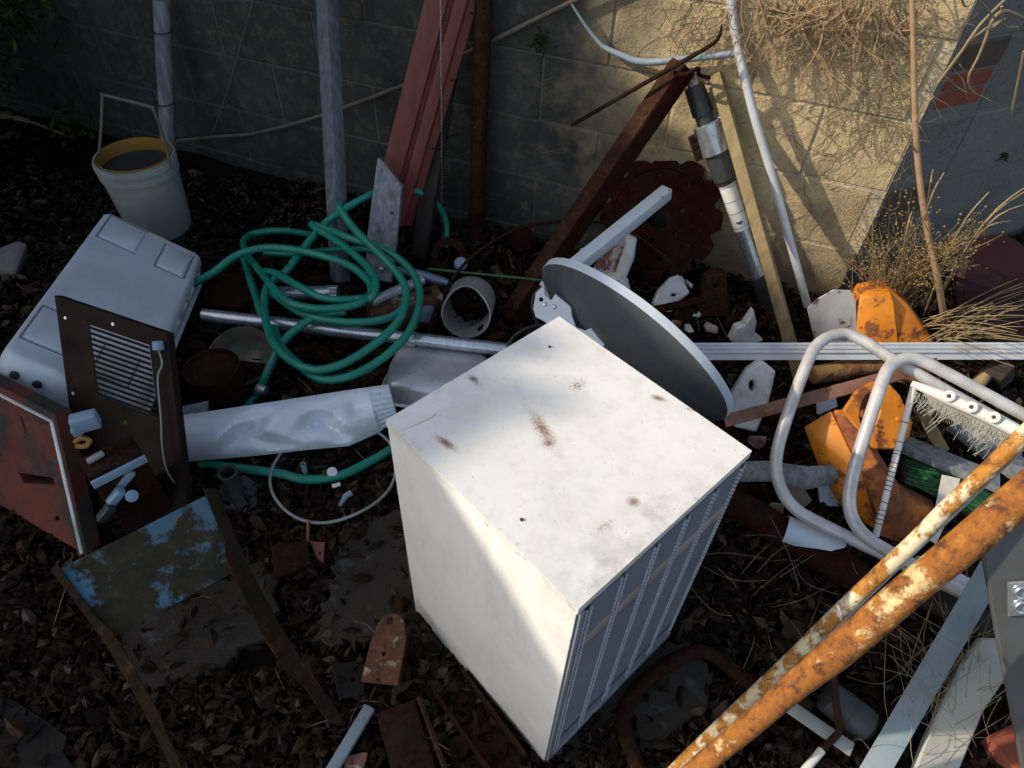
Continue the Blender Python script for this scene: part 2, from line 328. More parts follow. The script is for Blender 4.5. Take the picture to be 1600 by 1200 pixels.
def slab(label_px, z, th, name='concrete_slab'):
    q_ = []
    for i in range(len(label_px)):
        a, b = label_px[i], label_px[(i+1) % len(label_px)]
        for k in range(8): q_.append((a[0]+(b[0]-a[0])*k/8+random.gauss(0, 4), a[1]+(b[1]-a[1])*k/8+random.gauss(0, 4)))
    label_px = q_
    pl = (Z(label_px[0][0], label_px[0][1], z), V((0, 0, 1)))
    return tag(plate(name, pl, label_px, th, m_slab, bevel=.004), kind='structure')
slab([(498, 1000), (520, 905), (545, 825), (640, 800), (700, 830), (720, 1010), (640, 1012), (560, 1006)], .010, .03)
slab([(170, 1010), (300, 930), (395, 870), (430, 905), (425, 985), (350, 1040), (240, 1080), (215, 1075)], .011, .03)
slab([(905, 1080), (960, 1030), (1060, 1010), (1110, 1040), (1100, 1110), (1010, 1170), (930, 1205), (880, 1195)], .010, .03)

# ---- the two block walls: every block a piece of its own, on a recessed mortar core
def block_mesh(L, H, D, bev=.004):
    me = bpy.data.meshes.new('block'); gg = G().box(V((0, 0, 0)), V((L/2, 0, 0)), V((0, D/2, 0)), V((0, 0, H/2)))
    me.from_pydata(gg.v, [], gg.f); fix_normals(me, 0, bev, 1); return me
def make_wall(name, W, s0, s1, ztop, first, label, skip=(), mb=None, mm=None):
    root = thing(name, W.pt((s0+s1)/2, 0, -.1), label, 'wall')
    mid = (s0+s1)/2
    core = G().box(W.pt(mid, ztop/2-.1, -.0965), W.t*(abs(s1-s0)/2), W.n*.092, V((0, 0, ztop/2+.1))).build('mortar_core', mm, root)
    H, L, J = .228, .456, .007; k = 0; z = first; cache = {}
    rot = Matrix.Rotation(math.atan2(W.t.y, W.t.x), 4, 'Z')
    while z < ztop:
        s = s0 + (L/2 if k % 2 else 0)*-1
        while s < s1:
            a, b = max(s, s0), min(s+L, s1)
            if b-a > .05 and not any(abs((a+b)/2-q[0]) < q[2] and abs(z+H/2-q[1]) < .1 for q in skip):
                key = (round(b-a, 3))
                if key not in cache:
                    cache[key] = block_mesh(b-a-J, H-J, .19); cache[key].materials.append(mb)
                o = bpy.data.objects.new('block', cache[key]); link(o, root)
                o.matrix_parent_inverse = Matrix.Translation(-root.location)
                o.matrix_basis = Matrix.Translation(W.pt((a+b)/2, z+H/2, -.095+random.uniform(-.003, .003))) @ rot @ Matrix.Rotation(random.uniform(-.006, .006), 4, 'Y')
            s += L
        z += H; k += 1
    return root
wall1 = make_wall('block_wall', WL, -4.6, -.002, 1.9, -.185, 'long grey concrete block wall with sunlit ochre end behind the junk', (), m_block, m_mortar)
wall2 = make_wall('block_wall', WR, .006, 3.2, 1.9, -.185, 'shaded concrete block wall on the right with a red brick set in it', skip=[(.15, .84, .25), (.15, .384, .25)], mb=m_blockr, mm=m_mortarr)
# fillers of the patched corner in the right wall
def piece(name, a, b, z0, z1, m, off=0.0, par=wall2):
    return G().box(WR.pt((a+b)/2, (z0+z1)/2, -.095+off), WR.t*((b-a)/2), WR.n*.095, V((0, 0, (z1-z0)/2))).build(name, m, par, bevel=.004, seg=1)
piece('brick', .03, .205, .765, .812, m_brick, .002); piece('brick', .028, .207, .818, .862, m_brick, .001)
piece('brick', .03, .215, .872, .95, m_brownbrick, .001); piece('block', .225, .456, .735, .95, m_blockr, -.002)
piece('brick', .02, .19, .285, .385, m_brownbrick, 0); piece('brick', .02, .2, .395, .495, m_brownbrick, .002)
piece('block', .205, .456, .285, .495, m_blockr, -.002)

# ---- leaf litter, twigs
def leaf(gl, p, L, w, yaw, pitch, roll, curl):
    d = V((math.cos(yaw)*math.cos(pitch), math.sin(yaw)*math.cos(pitch), math.sin(pitch))); sd = V((-math.sin(yaw), math.cos(yaw), 0)); up = d.cross(sd)
    sd, up = sd*math.cos(roll)+up*math.sin(roll), up*math.cos(roll)-sd*math.sin(roll)
    a = p-d*L*.5; b = p+d*L*.5; c1 = p+sd*w*.5-d*L*.08; c2 = p-sd*w*.5-d*L*.08; m = p-d*L*.08+up*curl*L-d*0; e1 = p+d*L*.25+sd*w*.33+up*curl*L*.3; e2 = p+d*L*.25-sd*w*.33+up*curl*L*.3
    mm = p+d*L*.25+up*curl*L*.9
    gl.add([a, c1, e1, b, e2, c2, m, mm], [(0, 1, 6), (0, 6, 5), (1, 2, 7, 6), (6, 7, 4, 5), (2, 3, 7), (7, 3, 4)])
def flat_mesh(gl, name, m, kind='stuff', sm=False):
    me = bpy.data.meshes.new(name); me.from_pydata(gl.v, [], gl.f); me.materials.append(m)
    if sm:
        for p in me.polygons: p.use_smooth = True
    return tag(link(bpy.data.objects.new(name, me)), kind=kind)
def proj(P):
    d = P-CAM; k = d.dot(cf)
    return (800+FL*d.dot(cr)/k, 600-FL*d.dot(cu)/k)
gl = G(); bare = [(585, 910, 70, 95), (320, 985, 130, 70), (1000, 1085, 95, 75)]
cnt = 0
while cnt < 52000:
    y = random.uniform(.1, 2.75)**1.0; x = random.uniform(-1, 1)*(.75+.72*y)
    P = V((x, y, 0)); 
    if (P-WL.p).dot(WL.n) < .02 and (P-WR.p).dot(WR.n) < .02: cnt += 1; continue
    q = proj(P)
    if not (-60 < q[0] < 1680 and 120 < q[1] < 1300): cnt += 1; continue
    th = .0
    for b in bare:
        e = ((q[0]-b[0])/b[2])**2+((q[1]-b[1])/b[3])**2
        if e < 1 + .9*noise.noise(P*6): th = .86
    if random.random() < th: cnt += 1; continue
    L = random.uniform(.016, .052)*(1.7 if random.random() < .07 else 1)
    leaf(gl, V((x, y, ground_h(x, y)+random.uniform(.004, .026))), L, L*random.uniform(.14, .66), random.uniform(0, 6.28), random.gauss(0, .45), random.gauss(0, .6), random.uniform(-.15, .4)); cnt += 1
for i in range(260):
    y = random.uniform(.15, 2.2); x = random.uniform(-1, 1)*(.7+.7*y); L = random.uniform(.045, .07)
    if (V((x, y, 0))-WL.p).dot(WL.n) < .02: continue
    leaf(gl, V((x, y, ground_h(x, y)+random.uniform(.018, .034))), L, L*random.uniform(.28, .5), random.uniform(0, 6.28), random.gauss(0, .25), random.gauss(0, .35), random.uniform(-.05, .22))
tag(flat_mesh(gl, 'leaf_litter', m_litter), 'brown leaf litter covering the ground', 'leaf litter')
gt = G()
for i in range(240):
    x = random.uniform(-2.2, 2.2); y = random.uniform(.2, 2.2); a = random.uniform(0, 6.28); L = random.uniform(.04, .16); z = ground_h(x, y)+.02
    p = V((x, y, z)); q = p+V((math.cos(a)*L, math.sin(a)*L, random.uniform(-.01, .03))); mid_ = (p+q)/2+V((random.uniform(-.01, .01), random.uniform(-.01, .01), .008))
    gt.sweep([p, mid_, q], random.uniform(.0005, .0014), 4)
tag(flat_mesh(gt, 'fallen_twigs', m_vine), 'thin twigs and straw scattered over the leaves', 'twigs')

# ---- what shades the yard from the left: added unseen block, leaves and tree
sh = thing('shade_block', V((-4.6, 1, 0)), 'unseen block added left of the yard, top shaped to the shadow edges', 'shadow caster')
line = [(.03, 2.42), (.055, 2.84), (.20, 2.93), (.34, 2.99), (.42, 3.04), (.52, 3.04), (.60, 3.03), (.68, 3.02), (.78, 3.01), (1.05, 3.05), (1.42, 3.10), (1.62, 3.10), (1.92, 3.22), (2.02, 3.5), (2.12, 4.6), (4.5, 4.6)]  # top outline of the added block, shaped to cast the shadow edges
gs = G(); n_ = len(line)
vs = [V((x, y, z)) for x in (-4.0, -5.2) for y, z in line] + [V((x, y, -.1)) for x in (-4.0, -5.2) for y, z in line]
fs = []
for i in range(n_-1):
    fs += [(i, i+1, n_+i+1, n_+i), (i, 2*n_+i, 2*n_+i+1, i+1), (n_+i, n_+i+1, 3*n_+i+1, 3*n_+i)]
fs += [(0, n_, 3*n_, 2*n_), (n_-1, 3*n_-1, 4*n_-1, 2*n_-1)]
gs.add(vs, fs); gs.build('wall', m_block, sh, ang=0)
def crown(name, label, c, rad, n, size, m, trunk=None, cat='tree'):
    root = thing(name, V((c.x, c.y, 0)), label, cat); gg = G(); rnd = random.Random(hash(label) % 1000 if False else len(label))
    cl = [c+V((rnd.gauss(0, .55)*rad.x, rnd.gauss(0, .55)*rad.y, rnd.gauss(0, .55)*rad.z)) for _ in range(26)]
    for i in range(n):
        b = rnd.choice(cl); p = b+V((rnd.gauss(0, .17)*rad.x, rnd.gauss(0, .17)*rad.y, rnd.gauss(0, .17)*rad.z))
        if p.z < .05: continue
        leaf(gg, p, size*rnd.uniform(.6, 1.3), size*rnd.uniform(.3, .55), rnd.uniform(0, 6.28), rnd.uniform(-1, 1), rnd.uniform(-1, 1), .1)
    me = bpy.data.meshes.new('crown'); me.from_pydata(gg.v, [], gg.f); me.materials.append(m); link(bpy.data.objects.new('crown', me), root)
    gg = G(); base = V((c.x, c.y, 0)); gg.sweep(smooth([base, base*.6+c*.4+V((.05, .03, 0)), c], 4), [rad.x*.09]*5+[rad.x*.06]*4, 8)
    for b in cl[:12]: gg.sweep(smooth([c*.5+base*.5, (c*.5+base*.5+b)/2+V((0, 0, .1*rad.z)), b], 3), [rad.x*.04]*4+[rad.x*.015]*3, 5)
    gg.build('trunk', m_vine, root); return root
crown('shade_leaves', 'creeper leaves growing over the shed parapet, out of the picture', V((-4.25, .46, 3.10)), V((.1, .16, .10)), 190, .075, m_darkgreen, cat='shade leaves')  # unseen leaves, added to soften the shade on the cabinet lid
crown('shade_tree', 'tall leafy tree left of the yard, out of the picture', V((-3.6, 4.4, 4.6)), V((1.7, 1.5, 2.2)), 9000, .16, m_darkgreen)  # unseen, added to shade the wall's left part and block sky light
crown('evergreen_shrub', 'dark evergreen shrub filling the shaded corner behind the bucket', V((-2.35, 2.65, .55)), V((.42, .34, .6)), 2600, .055, m_darkgreen, cat='shrub')
crown('evergreen_shrub', 'dark shrub at the left edge above the stone', V((-2.45, 1.95, .35)), V((.28, .3, .42)), 1300, .05, m_darkgreen, cat='shrub')

# ================================================================== THE CABINET
yaw = R(44.325); ca = V((math.cos(yaw), math.sin(yaw), 0)); cb = V((-math.sin(yaw), math.cos(yaw), 0)); up = V((0, 0, 1))
CB = V((.104, .4286, 0)); CW, CD, CH = .415, .449, .7257
def cp(u, v, z): return CB+ca*u+cb*v+up*z
def cabinet_paint(name, c1, c2):
    t = NT(name)
    c = t.mix(t.ramp(t.noise(6, 6), .35, .7), c1, c2)
    c = t.mix(t.ramp(t.noise(11, 10, .72, off=8), .5, .72, 0, .28), c, (.45, .42, .37))
    # scuffed grey bloom near the front right edge of the lid
    sc_ = t.math('MULTIPLY', t.ramp(t.dist(Z(985, 850, CH), (.26, .075, .3), yaw), .35, 1.0, 1, 0), t.ramp(t.noise(17, 10, .75, off=5), .42, .66))
    c = t.mix(t.math('MULTIPLY', sc_, .55), c, (.30, .29, .28))
    c = t.mix(t.ramp(t.noise(140, 3, .6, off=2), .68, .74, 0, .5), c, (.28, .22, .16))
    rustf = None
    for (x, y, sx, sy, rot, thr) in [(848, 668, .052, .016, R(-62), .46), (857, 690, .013, .014, 0, .44), (697, 692, .026, .009, R(-38), .43), (1029, 622, .014, .007, R(-20), .38), (990, 783, .010, .009, 0, .36), (903, 600, .028, .022, R(40), .54), (945, 822, .03, .012, R(40), .56), (738, 592, .014, .006, 0, .5), (1078, 640, .02, .007, R(-20), .55)]:
        d = t.ramp(t.dist(Z(x, y, CH), (sx, sy, .02), rot), .25, 1.35, 1, 0)
        f = t.math('MULTIPLY', d, t.ramp(t.math('ADD', t.noise(330, 5, .85, off=x*.01), t.math('MULTIPLY', d, .17)), thr+.10, thr+.17))
        rustf = f if rustf is None else t.math('MAXIMUM', rustf, f)
    c = t.mix(t.math('MULTIPLY', rustf, .9), c, t.mix(t.ramp(t.noise(90, 4), .4, .6), (.17, .06, .025), (.32, .13, .06)))
    # rust and grime creeping up from the bottom and down from the lid
    tc = t.t.nodes.new('ShaderNodeSeparateXYZ'); t.t.links.new(t.co, tc.inputs[0]); zz = tc.outputs[2]
    lo = t.math('MULTIPLY', t.ramp(zz, 0, .16, 1, 0), t.ramp(t.noise(9, 8, .7, off=12), .35, .65))
    c = t.mix(t.math('MULTIPLY', lo, .55), c, (.30, .24, .15))
    st = t.math('MULTIPLY', t.ramp(t.noise(7, 8, .7, off=22, stretch=(4, 4, .35)), .52, .75), t.ramp(zz, .1, .7, .1, .3))
    c = t.mix(st, c, (.42, .38, .3))
    # chipped enamel along the rim of the lid
    mp = t.t.nodes.new('ShaderNodeMapping'); mp.vector_type = 'TEXTURE'; t.t.links.new(t.co, mp.inputs[0]); mp.inputs['Location'].default_value = CB; mp.inputs['Rotation'].default_value = (0, 0, yaw)
    sx_ = t.t.nodes.new('ShaderNodeSeparateXYZ'); t.t.links.new(mp.outputs[0], sx_.inputs[0])
    e_ = t.math('MINIMUM', t.math('MINIMUM', sx_.outputs[0], t.math('SUBTRACT', CW, sx_.outputs[0])), t.math('MINIMUM', sx_.outputs[1], t.math('SUBTRACT', CD, sx_.outputs[1])))
    ch = t.math('MULTIPLY', t.math('MULTIPLY', t.ramp(e_, .001, .012, 1, 0), t.ramp(t.noise(70, 8, .7, off=91), .60, .66)), t.ramp(zz, CH-.025, CH-.02))
    c = t.mix(t.math('MULTIPLY', ch, .6), c, (.2, .13, .08))
    c = t.mix(t.math('MULTIPLY', t.math('MULTIPLY', t.ramp(t.dist(Z(742, 594, CH), (.02, .008, .02), R(-50)), .3, 1.1, 1, 0), t.ramp(t.noise(80, 5), .35, .55)), .8), c, (.10, .10, .10))
    t.bump(t.noise(5, 4), .2, .025)
    return t.out(c, t.ramp(t.noise(20), .3, .7, .36, .5), 0)
m_cab = cabinet_paint('cream_white_enamel', (.80, .79, .755), (.74, .73, .69))
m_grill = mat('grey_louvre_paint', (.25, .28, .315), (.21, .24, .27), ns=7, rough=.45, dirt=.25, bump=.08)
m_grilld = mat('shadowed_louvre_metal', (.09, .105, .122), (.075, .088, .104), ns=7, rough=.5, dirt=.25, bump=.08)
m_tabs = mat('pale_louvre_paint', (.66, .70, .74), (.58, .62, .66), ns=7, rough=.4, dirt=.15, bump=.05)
m_tan = mat('tan_paint_band', (.40, .36, .33), (.35, .31, .28), ns=7, rough=.5, dirt=.3, bump=.08)
cab = thing('metal_cabinet', CB+ca*.2+cb*.2, 'white metal cabinet with a louvred grey side and rust spots on its lid', 'cabinet')
def cbox(name, u0, u1, v0, v1, z0, z1, m, par=cab, bevel=.002):
    return G().box(cp((u0+u1)/2, (v0+v1)/2, (z0+z1)/2), ca*((u1-u0)/2), cb*((v1-v0)/2), up*((z1-z0)/2)).build(name, m, par, bevel=bevel)
lid = G()
nn = 14
vs = []
for j in range(nn+1):
    for i in range(nn+1):
        u, v = i/nn, j/nn; sag = -.0035*math.sin(math.pi*u)*math.sin(math.pi*v)+.0012*noise.noise(V((u*4, v*4, 1)))*(1 if 0 < i < nn and 0 < j < nn else 0)
        vs.append(cp(CW*u, CD*v, CH+sag))
lid.add(vs, [(j*(nn+1)+i, j*(nn+1)+i+1, (j+1)*(nn+1)+i+1, (j+1)*(nn+1)+i) for j in range(nn) for i in range(nn)])
ring = [(0, 0), (1, 0), (1, 1), (0, 1)]
lv = [cp(CW*a, CD*b, CH) for a, b in ring]+[cp(CW*a, CD*b, CH-.018) for a, b in ring]
lid.add(lv, [(i, (i+1) % 4, 4+(i+1) % 4, 4+i) for i in range(4)])
lido = lid.build('lid', m_cab, cab, ang=30)
for q in [(815, 812), (859, 542), (860, 498+40)][:2]:
    p = Z(q[0], q[1], CH); G().lathe([(.0026, -.004), (.0026, .0006)], p+V((0, 0, .0008)), up, 12).build('screw_hole', m_black, lido)
tp_ = [Z(626, 673, CH+.0006), Z(634, 666, CH+.0006), Z(680, 645, CH+.0006), Z(673, 653, CH+.0006)]
plate('tape_strip', (tp_[0], up), tp_, .0008, m_white, lido, px=False, bevel=.0001)
cbox('side_panel', .0, .004, .002, CD-.002, .0, CH-.0182, m_cab)
cbox('side_panel', .004, CW-.002, CD-.004, CD-.0005, 0, CH-.0182, m_cab)
cbox('side_panel', CW-.004, CW-.0005, .004, CD-.004, 0, CH-.0182, m_cab)
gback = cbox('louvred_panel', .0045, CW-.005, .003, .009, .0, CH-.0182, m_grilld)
gr = G(); nrib = 96
for i in range(nrib):
    z = .055+(CH-.03-.055)*i/nrib
    if .548 < z < .588 or .098 < z < .118: continue
    gr.box(cp(CW/2+.01, .0015, z+.0018), ca*(CW/2-.018), cb*.0016, up*.0019)
tag(gr.build('ribs', m_grill, gback, ang=0), kind='stuff')
for i in range(5):
    u0 = .03+i*.0755; cbox('band', u0+.004, u0+.068, -.0012, .0028, .552, .585, m_tan, gback, .0008)
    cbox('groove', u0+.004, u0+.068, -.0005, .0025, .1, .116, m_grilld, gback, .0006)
for i in range(6):
    u0 = .026+i*.0755
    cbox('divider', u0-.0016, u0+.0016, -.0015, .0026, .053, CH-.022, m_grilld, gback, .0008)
    gd = G()
    for k in range(58):
        z = .062+k*.0110
        for du in (-.0048, .0048): gd.box(cp(u0+du, -.0012, z), ca*.0014, cb*.0014, up*.0030)
    tag(gd.build('louvre_tabs', m_tabs, gback, ang=0), kind='stuff')
cbox('corner_trim', .0045, .014, -.003, .0028, .004, CH-.02, m_grill, cab, .001)
cbox('bottom_rail', .016, CW-.006, -.0045, .0028, .002, .052, m_grill, cab, .001)

# ================================================================== SATELLITE DISH
P1, P2 = Z(846, 432, .40), Z(1134, 652, .27)
dc = (P1+P2)/2; du = (P2-P1).normalized(); A_ = (P2-P1).length/2
cc = (CAM-dc).normalized(); c1 = (cc-du*cc.dot(du)).normalized(); mm_ = du.cross(c1)
if mm_.z > 0: mm_ = -mm_
nb = (c1*.33+mm_*.944).normalized(); dv = nb.cross(du)
dish = thing('satellite_dish', V((dc.x, dc.y, 0)), 'grey satellite dish lying on its edge behind the white cabinet', 'satellite dish')
Bm = .25; nr, nt_ = 10, 56; vs = []; fs = []
for i in range(nr+1):
    r = i/nr
    for k in range(nt_):
        t = 2*math.pi*k/nt_; vs.append(dc+du*A_*r*math.cos(t)+dv*Bm*r*math.sin(t)+nb*(.085*(1-r*r)))
for i in range(nr):
    for k in range(nt_): fs.append((i*nt_+k, i*nt_+(k+1) % nt_, (i+1)*nt_+(k+1) % nt_, (i+1)*nt_+k))
n0 = len(vs); vs += [v-nb*.004 for v in vs[:n0]]
fs += [tuple(reversed([i+n0 for i in f])) for f in list(fs)]
refl = G().add(vs, fs).build('reflector', m_dish, dish, 60)
vs = []
prof = [(1.0, .0), (1.006, -.004), (1.010, -.022), (1.004, -.023), (1.0, -.004)]
for (s_, h) in prof:
    for k in range(nt_): t = 2*math.pi*k/nt_; vs.append(dc+du*A_*s_*math.cos(t)+dv*Bm*s_*math.sin(t)+nb*h)
fs = [(i*nt_+k, i*nt_+(k+1) % nt_, ((i+1) % 5)*nt_+(k+1) % nt_, ((i+1) % 5)*nt_+k) for i in range(5) for k in range(nt_)]
G().add(vs, fs).build('rim', m_dishl, dish, 50)
bpl = (Z(900, 500, .42), (nb*.6+V((0, -.45, .75))).normalized())
br = plate('bracket', bpl, [(834, 482), (838, 458), (850, 447), (852, 462), (862, 470), (868, 460), (892, 480), (893, 492), (900, 512), (915, 517), (927, 511), (945, 522), (948, 535), (930, 552), (900, 545), (868, 512), (848, 500), (838, 495)], .006, m_dishl, dish, holes=[(846, 468, 4)])
for q in [(851, 475), (866, 479), (941, 527)]:
    p = hit(q[0], q[1], bpl[0]+bpl[1]*.003, bpl[1]); G().lathe([(.006, 0), (.006, .003), (.004, .005)], p, bpl[1], 12).build('bolt', m_galv, br)
ap, aq = Z(900, 415, .36), Z(1042, 300, .44)
ad = (aq-ap).normalized(); ap = ap-ad*.14
arm = G().beam(ap, aq, .042, .042).build('arm', m_dishl, dish, bevel=.004)
for q in [(1035, 308), (1046, 297)]:
    p = Z(q[0], q[1], .455); 
    G().lathe([(.0028, -.01), (.0028, .01)], p, (CAM-p).normalized(), 10).build('screw_hole', m_black, arm)
tube('cable', [Z(846, 448, .36), Z(834, 462, .33), Z(832, 482, .3), Z(840, 505, .26)], .005, m_blackshiny, dish)
# low support: the mount foot the dish stands on
beam('mount_foot', dc-dv*Bm*.9*(1 if (dc-dv*Bm).z < (dc+dv*Bm).z else -1)+V((0, 0, -.0)), V((dc.x, dc.y+.02, 0.01)), .05, .03, m_galv, dish)

# ================================================================== LEFT SIDE
# bucket
bc = Z(209, 243, .36); bc = V((bc.x, bc.y, 0))
bk = thing('bucket', bc, 'dirty white plastic bucket with a rope handle in the dark corner', 'bucket')
G().lathe([(.108, .06), (.115, .08), (.132, .30), (.138, .302), (.138, .318), (.133, .320), (.134, .334), (.141, .336), (.141, .352), (.136, .354), (.137, .362), (.131, .362), (.128, .30), (.11, .072)], bc, up, 40, True, True).build('body', m_bucket, bk)
G().lathe([(.1275, .27), (.1285, .366), (.126, .366), (.124, .27)], bc+V((0, .002, 0)), up, 36, False, False).build('liner', m_yellowpl, bk)
G().lathe([(.02, .318), (.1255, .318)], bc, up, 30, True, False).build('contents', m_black, bk)
h1, h2 = bc+V((-.138, .0, .335)), bc+V((.136, -.03, .335))
G().lathe([(.1, 0), (.1, .062)], bc, up, 20).build('stand_block', m_brownwood, bk)
tube('handle', [h1, Z(158, 200, .46), Z(160, 152, .57), Z(163, 149, .575), Z(200, 158, .575), Z(235, 167, .575), Z(240, 172, .57), Z(256, 215, .45), h2], .005, m_rope, bk, k=4, n=8)
tube('wire', [Z(242, 277, .2), Z(265, 288, .17), Z(288, 298, .13)], .002, m_black, bk, k=3, n=5)
# pale post behind the bucket
pp = thing('plastic_post', Z(268, 300, 0), 'pale grey plastic post leaning on the wall behind the bucket', 'post')
tube('pipe', [Z(266, 282, 0.0), WL.at(259, 150, .16), WL.at(252, 0, .08)], .031, m_greyl, pp, k=4, n=16)
for q in [(258, 160), (254, 48)]:
    p = WL.at(q[0], q[1], .165 if q[1] > 100 else .105); tube('band', circ3 if False else [p+V((.037*math.cos(t*.63), .037*math.sin(t*.63), 0)) for t in range(10)], .003, m_black, pp, k=2, n=5, closed=True)
# grey plastic tub, tilted on the heap
TA, TB_, TC = Z(165, 327, .28), Z(318, 398, .14), Z(0, 548, .38)
tu = (TB_-TA); tv = (TC-TA); TU, TVl = tu.length, tv.length; tu = tu.normalized(); tv = tv.normalized(); tn_ = tu.cross(tv).normalized()
if tn_.z < 0: tn_ = -tn_
tub = thing('plastic_tub', V((TA.x, TA.y, 0))+tu*.2+tv*.3, 'upturned grey plastic tub with raised square pads, left of the hose', 'tub')
def rrect(c, ex, ey, a, b, r, n=6):
    pts = []
    for (sx, sy, t0) in ((1, 1, 0), (-1, 1, 90), (-1, -1, 180), (1, -1, 270)):
        for k in range(n+1):
            t = R(t0+90*k/n); pts.append(c+ex*(sx*(a-r)+r*math.cos(t))+ey*(sy*(b-r)+r*math.sin(t)))
    return pts
def loft(rings, name, m, par, ang=40, capt=True, capb=True):
    n = len(rings[0]); v = [p for rg in rings for p in rg]; f = []
    for i in range(len(rings)-1):
        for k in range(n): f.append((i*n+k, i*n+(k+1) % n, (i+1)*n+(k+1) % n, (i+1)*n+k))
    if capb: f.append(tuple(reversed(range(n))))
    if capt: f.append(tuple((len(rings)-1)*n+k for k in range(n)))
    return G().add(v, f).build(name, m, par, ang)
tcn = TA+tu*TU/2+tv*TVl/2; a_, b_ = TU/2, TVl/2
tb = loft([rrect(tcn+tn_*z, tu, tv, a_+g_, b_+g_, r_) for z, g_, r_ in ((-.125, .022, .04), (-.113, .024, .04), (-.105, .024, .04), (-.10, .012, .035), (-.03, .004, .03), (-.008, -.003, .028), (-.002, -.010, .022), (0, -.018, .018))], 'body', m_tub, tub)
for (fu, fv, su, sv) in ((.26, .12, .17, .085), (.78, .14, .13, .085), (.24, .82, .17, .085), (.74, .86, .13, .07)):
    c = TA+tu*TU*fu+tv*TVl*fv
    loft([rrect(c+tn_*z, tu, tv, TU*su-g_, TVl*sv-g_, .008) for z, g_ in ((-.001, 0), (.004, .001), (.006, .004))], 'pad', m_tub, tb)
    fr = [TA+tu*TU*(fu+i*su*1.1)+tv*TVl*(fv+j*sv*1.1)+tn_*.0008 for i, j in ((-1, -1), (1, -1), (1, 1), (-1, 1))]
    for k in range(4):
        if (k+int(fu*10)) % 4 == 3: continue
        beam('groove', fr[k], fr[(k+1) % 4], .0035, .002, m_tubd, tb, up=tn_, bevel=0)
for i in range(7):
    p = tcn+tu*(a_+.008)+tv*(-b_+.08+i*.1)-tn_*.05; G().box(p, tu*.004, tv*.014, tn_*.02).build('rib', m_tub, tb, bevel=.004)
for q in (-.75, -.42):
    p = tcn+tv*(b_+.008)+tu*a_*q-tn_*.05; G().lathe([(.011, 0), (.011, .006), (.006, .008)], p, tv, 12).build('plug', m_black, tb)
for s_ in (-.7, .7):
    e1_, e2_ = tcn+tv*b_*s_-tn_*.13, tcn+tv*b_*s_; e2_ = V((e1_.x, e1_.y, .0)); beam('support_block', e1_, e2_, .09, .2, m_brownwood, tub, up=V((1, 0, 0)))
# brown louvred sheet leaning on the tub
lTL, lTR, lBR = Z(86, 462, .48), Z(261, 521, .45), Z(291, 772, .15)
lBL = lTL+lBR-lTR; lpl = plane3(lTL, lTR, lBR)
lou = thing('louvred_sheet', (lBL+lBR)/2, 'brown sheet metal panel with horizontal louvres leaning on the grey tub', 'panel')
def bil(u, v): return lTL+(lTR-lTL)*u+(lBL-lTL)*v
w0, w1, v0, v1 = .29, .83, .11, .56
psh = plate('sheet', lpl, [bil(0, 0), bil(1, 0), bil(1, 1.3), bil(0, 1.3)], .003, m_brown, lou, holes=[[bil(w0, v0), bil(w1, v0), bil(w1, v1), bil(w0, v1)]], px=False, bevel=.0006)
lx = (lTR-lTL).normalized(); ly = (lBL-lTL).normalized(); ln = lpl[1]
NS = 13
for i in range(NS):
    v = v0+(v1-v0)*(i+.5)/NS; p = bil(w0, v)+ln*.004; q = bil(w1, v)+ln*.004
    G().beam(p, q, .0016, (lBL-lTL).length*(v1-v0)/NS*.55, up=(ly*-.9+ln*.5)).build('slat', m_brown, psh, ang=0)
for (a, b) in ((bil(0, 0), bil(1, 0)), (bil(1, 0), bil(1, 1.3)), (bil(0, 0), bil(0, 1.3))):
    G().beam(a-ln*.012, b-ln*.012, .003, .024, up=ln).build('flange', m_brown, psh, bevel=.0006)
for u, v in ((.08, .12), (.52, .055), (.06, .6), (.08, .86)): G().lathe([(.004, 0), (.004, .002)], bil(u, v)+ln*.002, ln, 10).build('screw', m_galv, psh)
wr = thing('white_wire', Z(245, 600, .2), 'thin white wire hanging down the brown louvred panel', 'wire')
tube('wire', [bil(.93, .12)+ln*.01, bil(.95, .2)+ln*.012, bil(.9, .3)+ln*.014, bil(.89, .55)+ln*.016, bil(.88, .72)+ln*.02, bil(.93, .87)+ln*.03, Z(292, 775, .08)], .0022, m_bucket, wr, k=6, n=6)
G().lathe([(.006, -.012), (.013, -.01), (.014, .01), (.007, .014)], bil(.93, .09)+ln*.01, ly, 14).build('clip', m_bluewhite, wr)
# red panel with a pale trim at the left edge
rTL, rTR, rBR = Z(-150, 520, .33), Z(98, 645, .33), Z(146, 860, .02); rBL = rTL+rBR-rTR; rpl = plane3(rTL, rTR, rBR)
red = thing('steel_door', (rBL+rBR)/2, 'rusted red metal door with a pale edge strip at the left edge', 'door')
def bir(u, v): return rTL+(rTR-rTL)*u+(rBL-rTL)*v
m_reddoor = mat('rusted_red_door', (.15, .018, .007), (.08, .012, .006), ns=6, rough=.7, rust=.5, rs=5, rcol=((.018, .02, .018), (.035, .03, .022), (.09, .03, .012)), dirt=.35, bump=.35)
rd = plate('door_skin', rpl, [bir(0, 0), bir(1, 0), bir(1, 1), bir(0, 1)], .045, m_reddoor, red, px=False, bevel=.003, holes=[[bir(.765, .13), bir(.79, .14), bir(.80, .27), bir(.775, .26)], [bir(.66, .62), bir(.9, .50), bir(.91, .56), bir(.68, .70)]])
rn = rpl[1]
beam('edge_strip', bir(0, .05)+rn*.024, bir(.985, .05)+rn*.024, .008, .006, m_chairtube, red)
beam('edge_strip', bir(.985, .05)+rn*.0245, bir(.985, 1)+rn*.0245, .009, .006, m_chairtube, red)
G().lathe([(.006, 0), (.006, .006), (.002, .008)], bir(.87, .82)+rn*.0225, rn, 12).build('rivet', m_rust, rd)
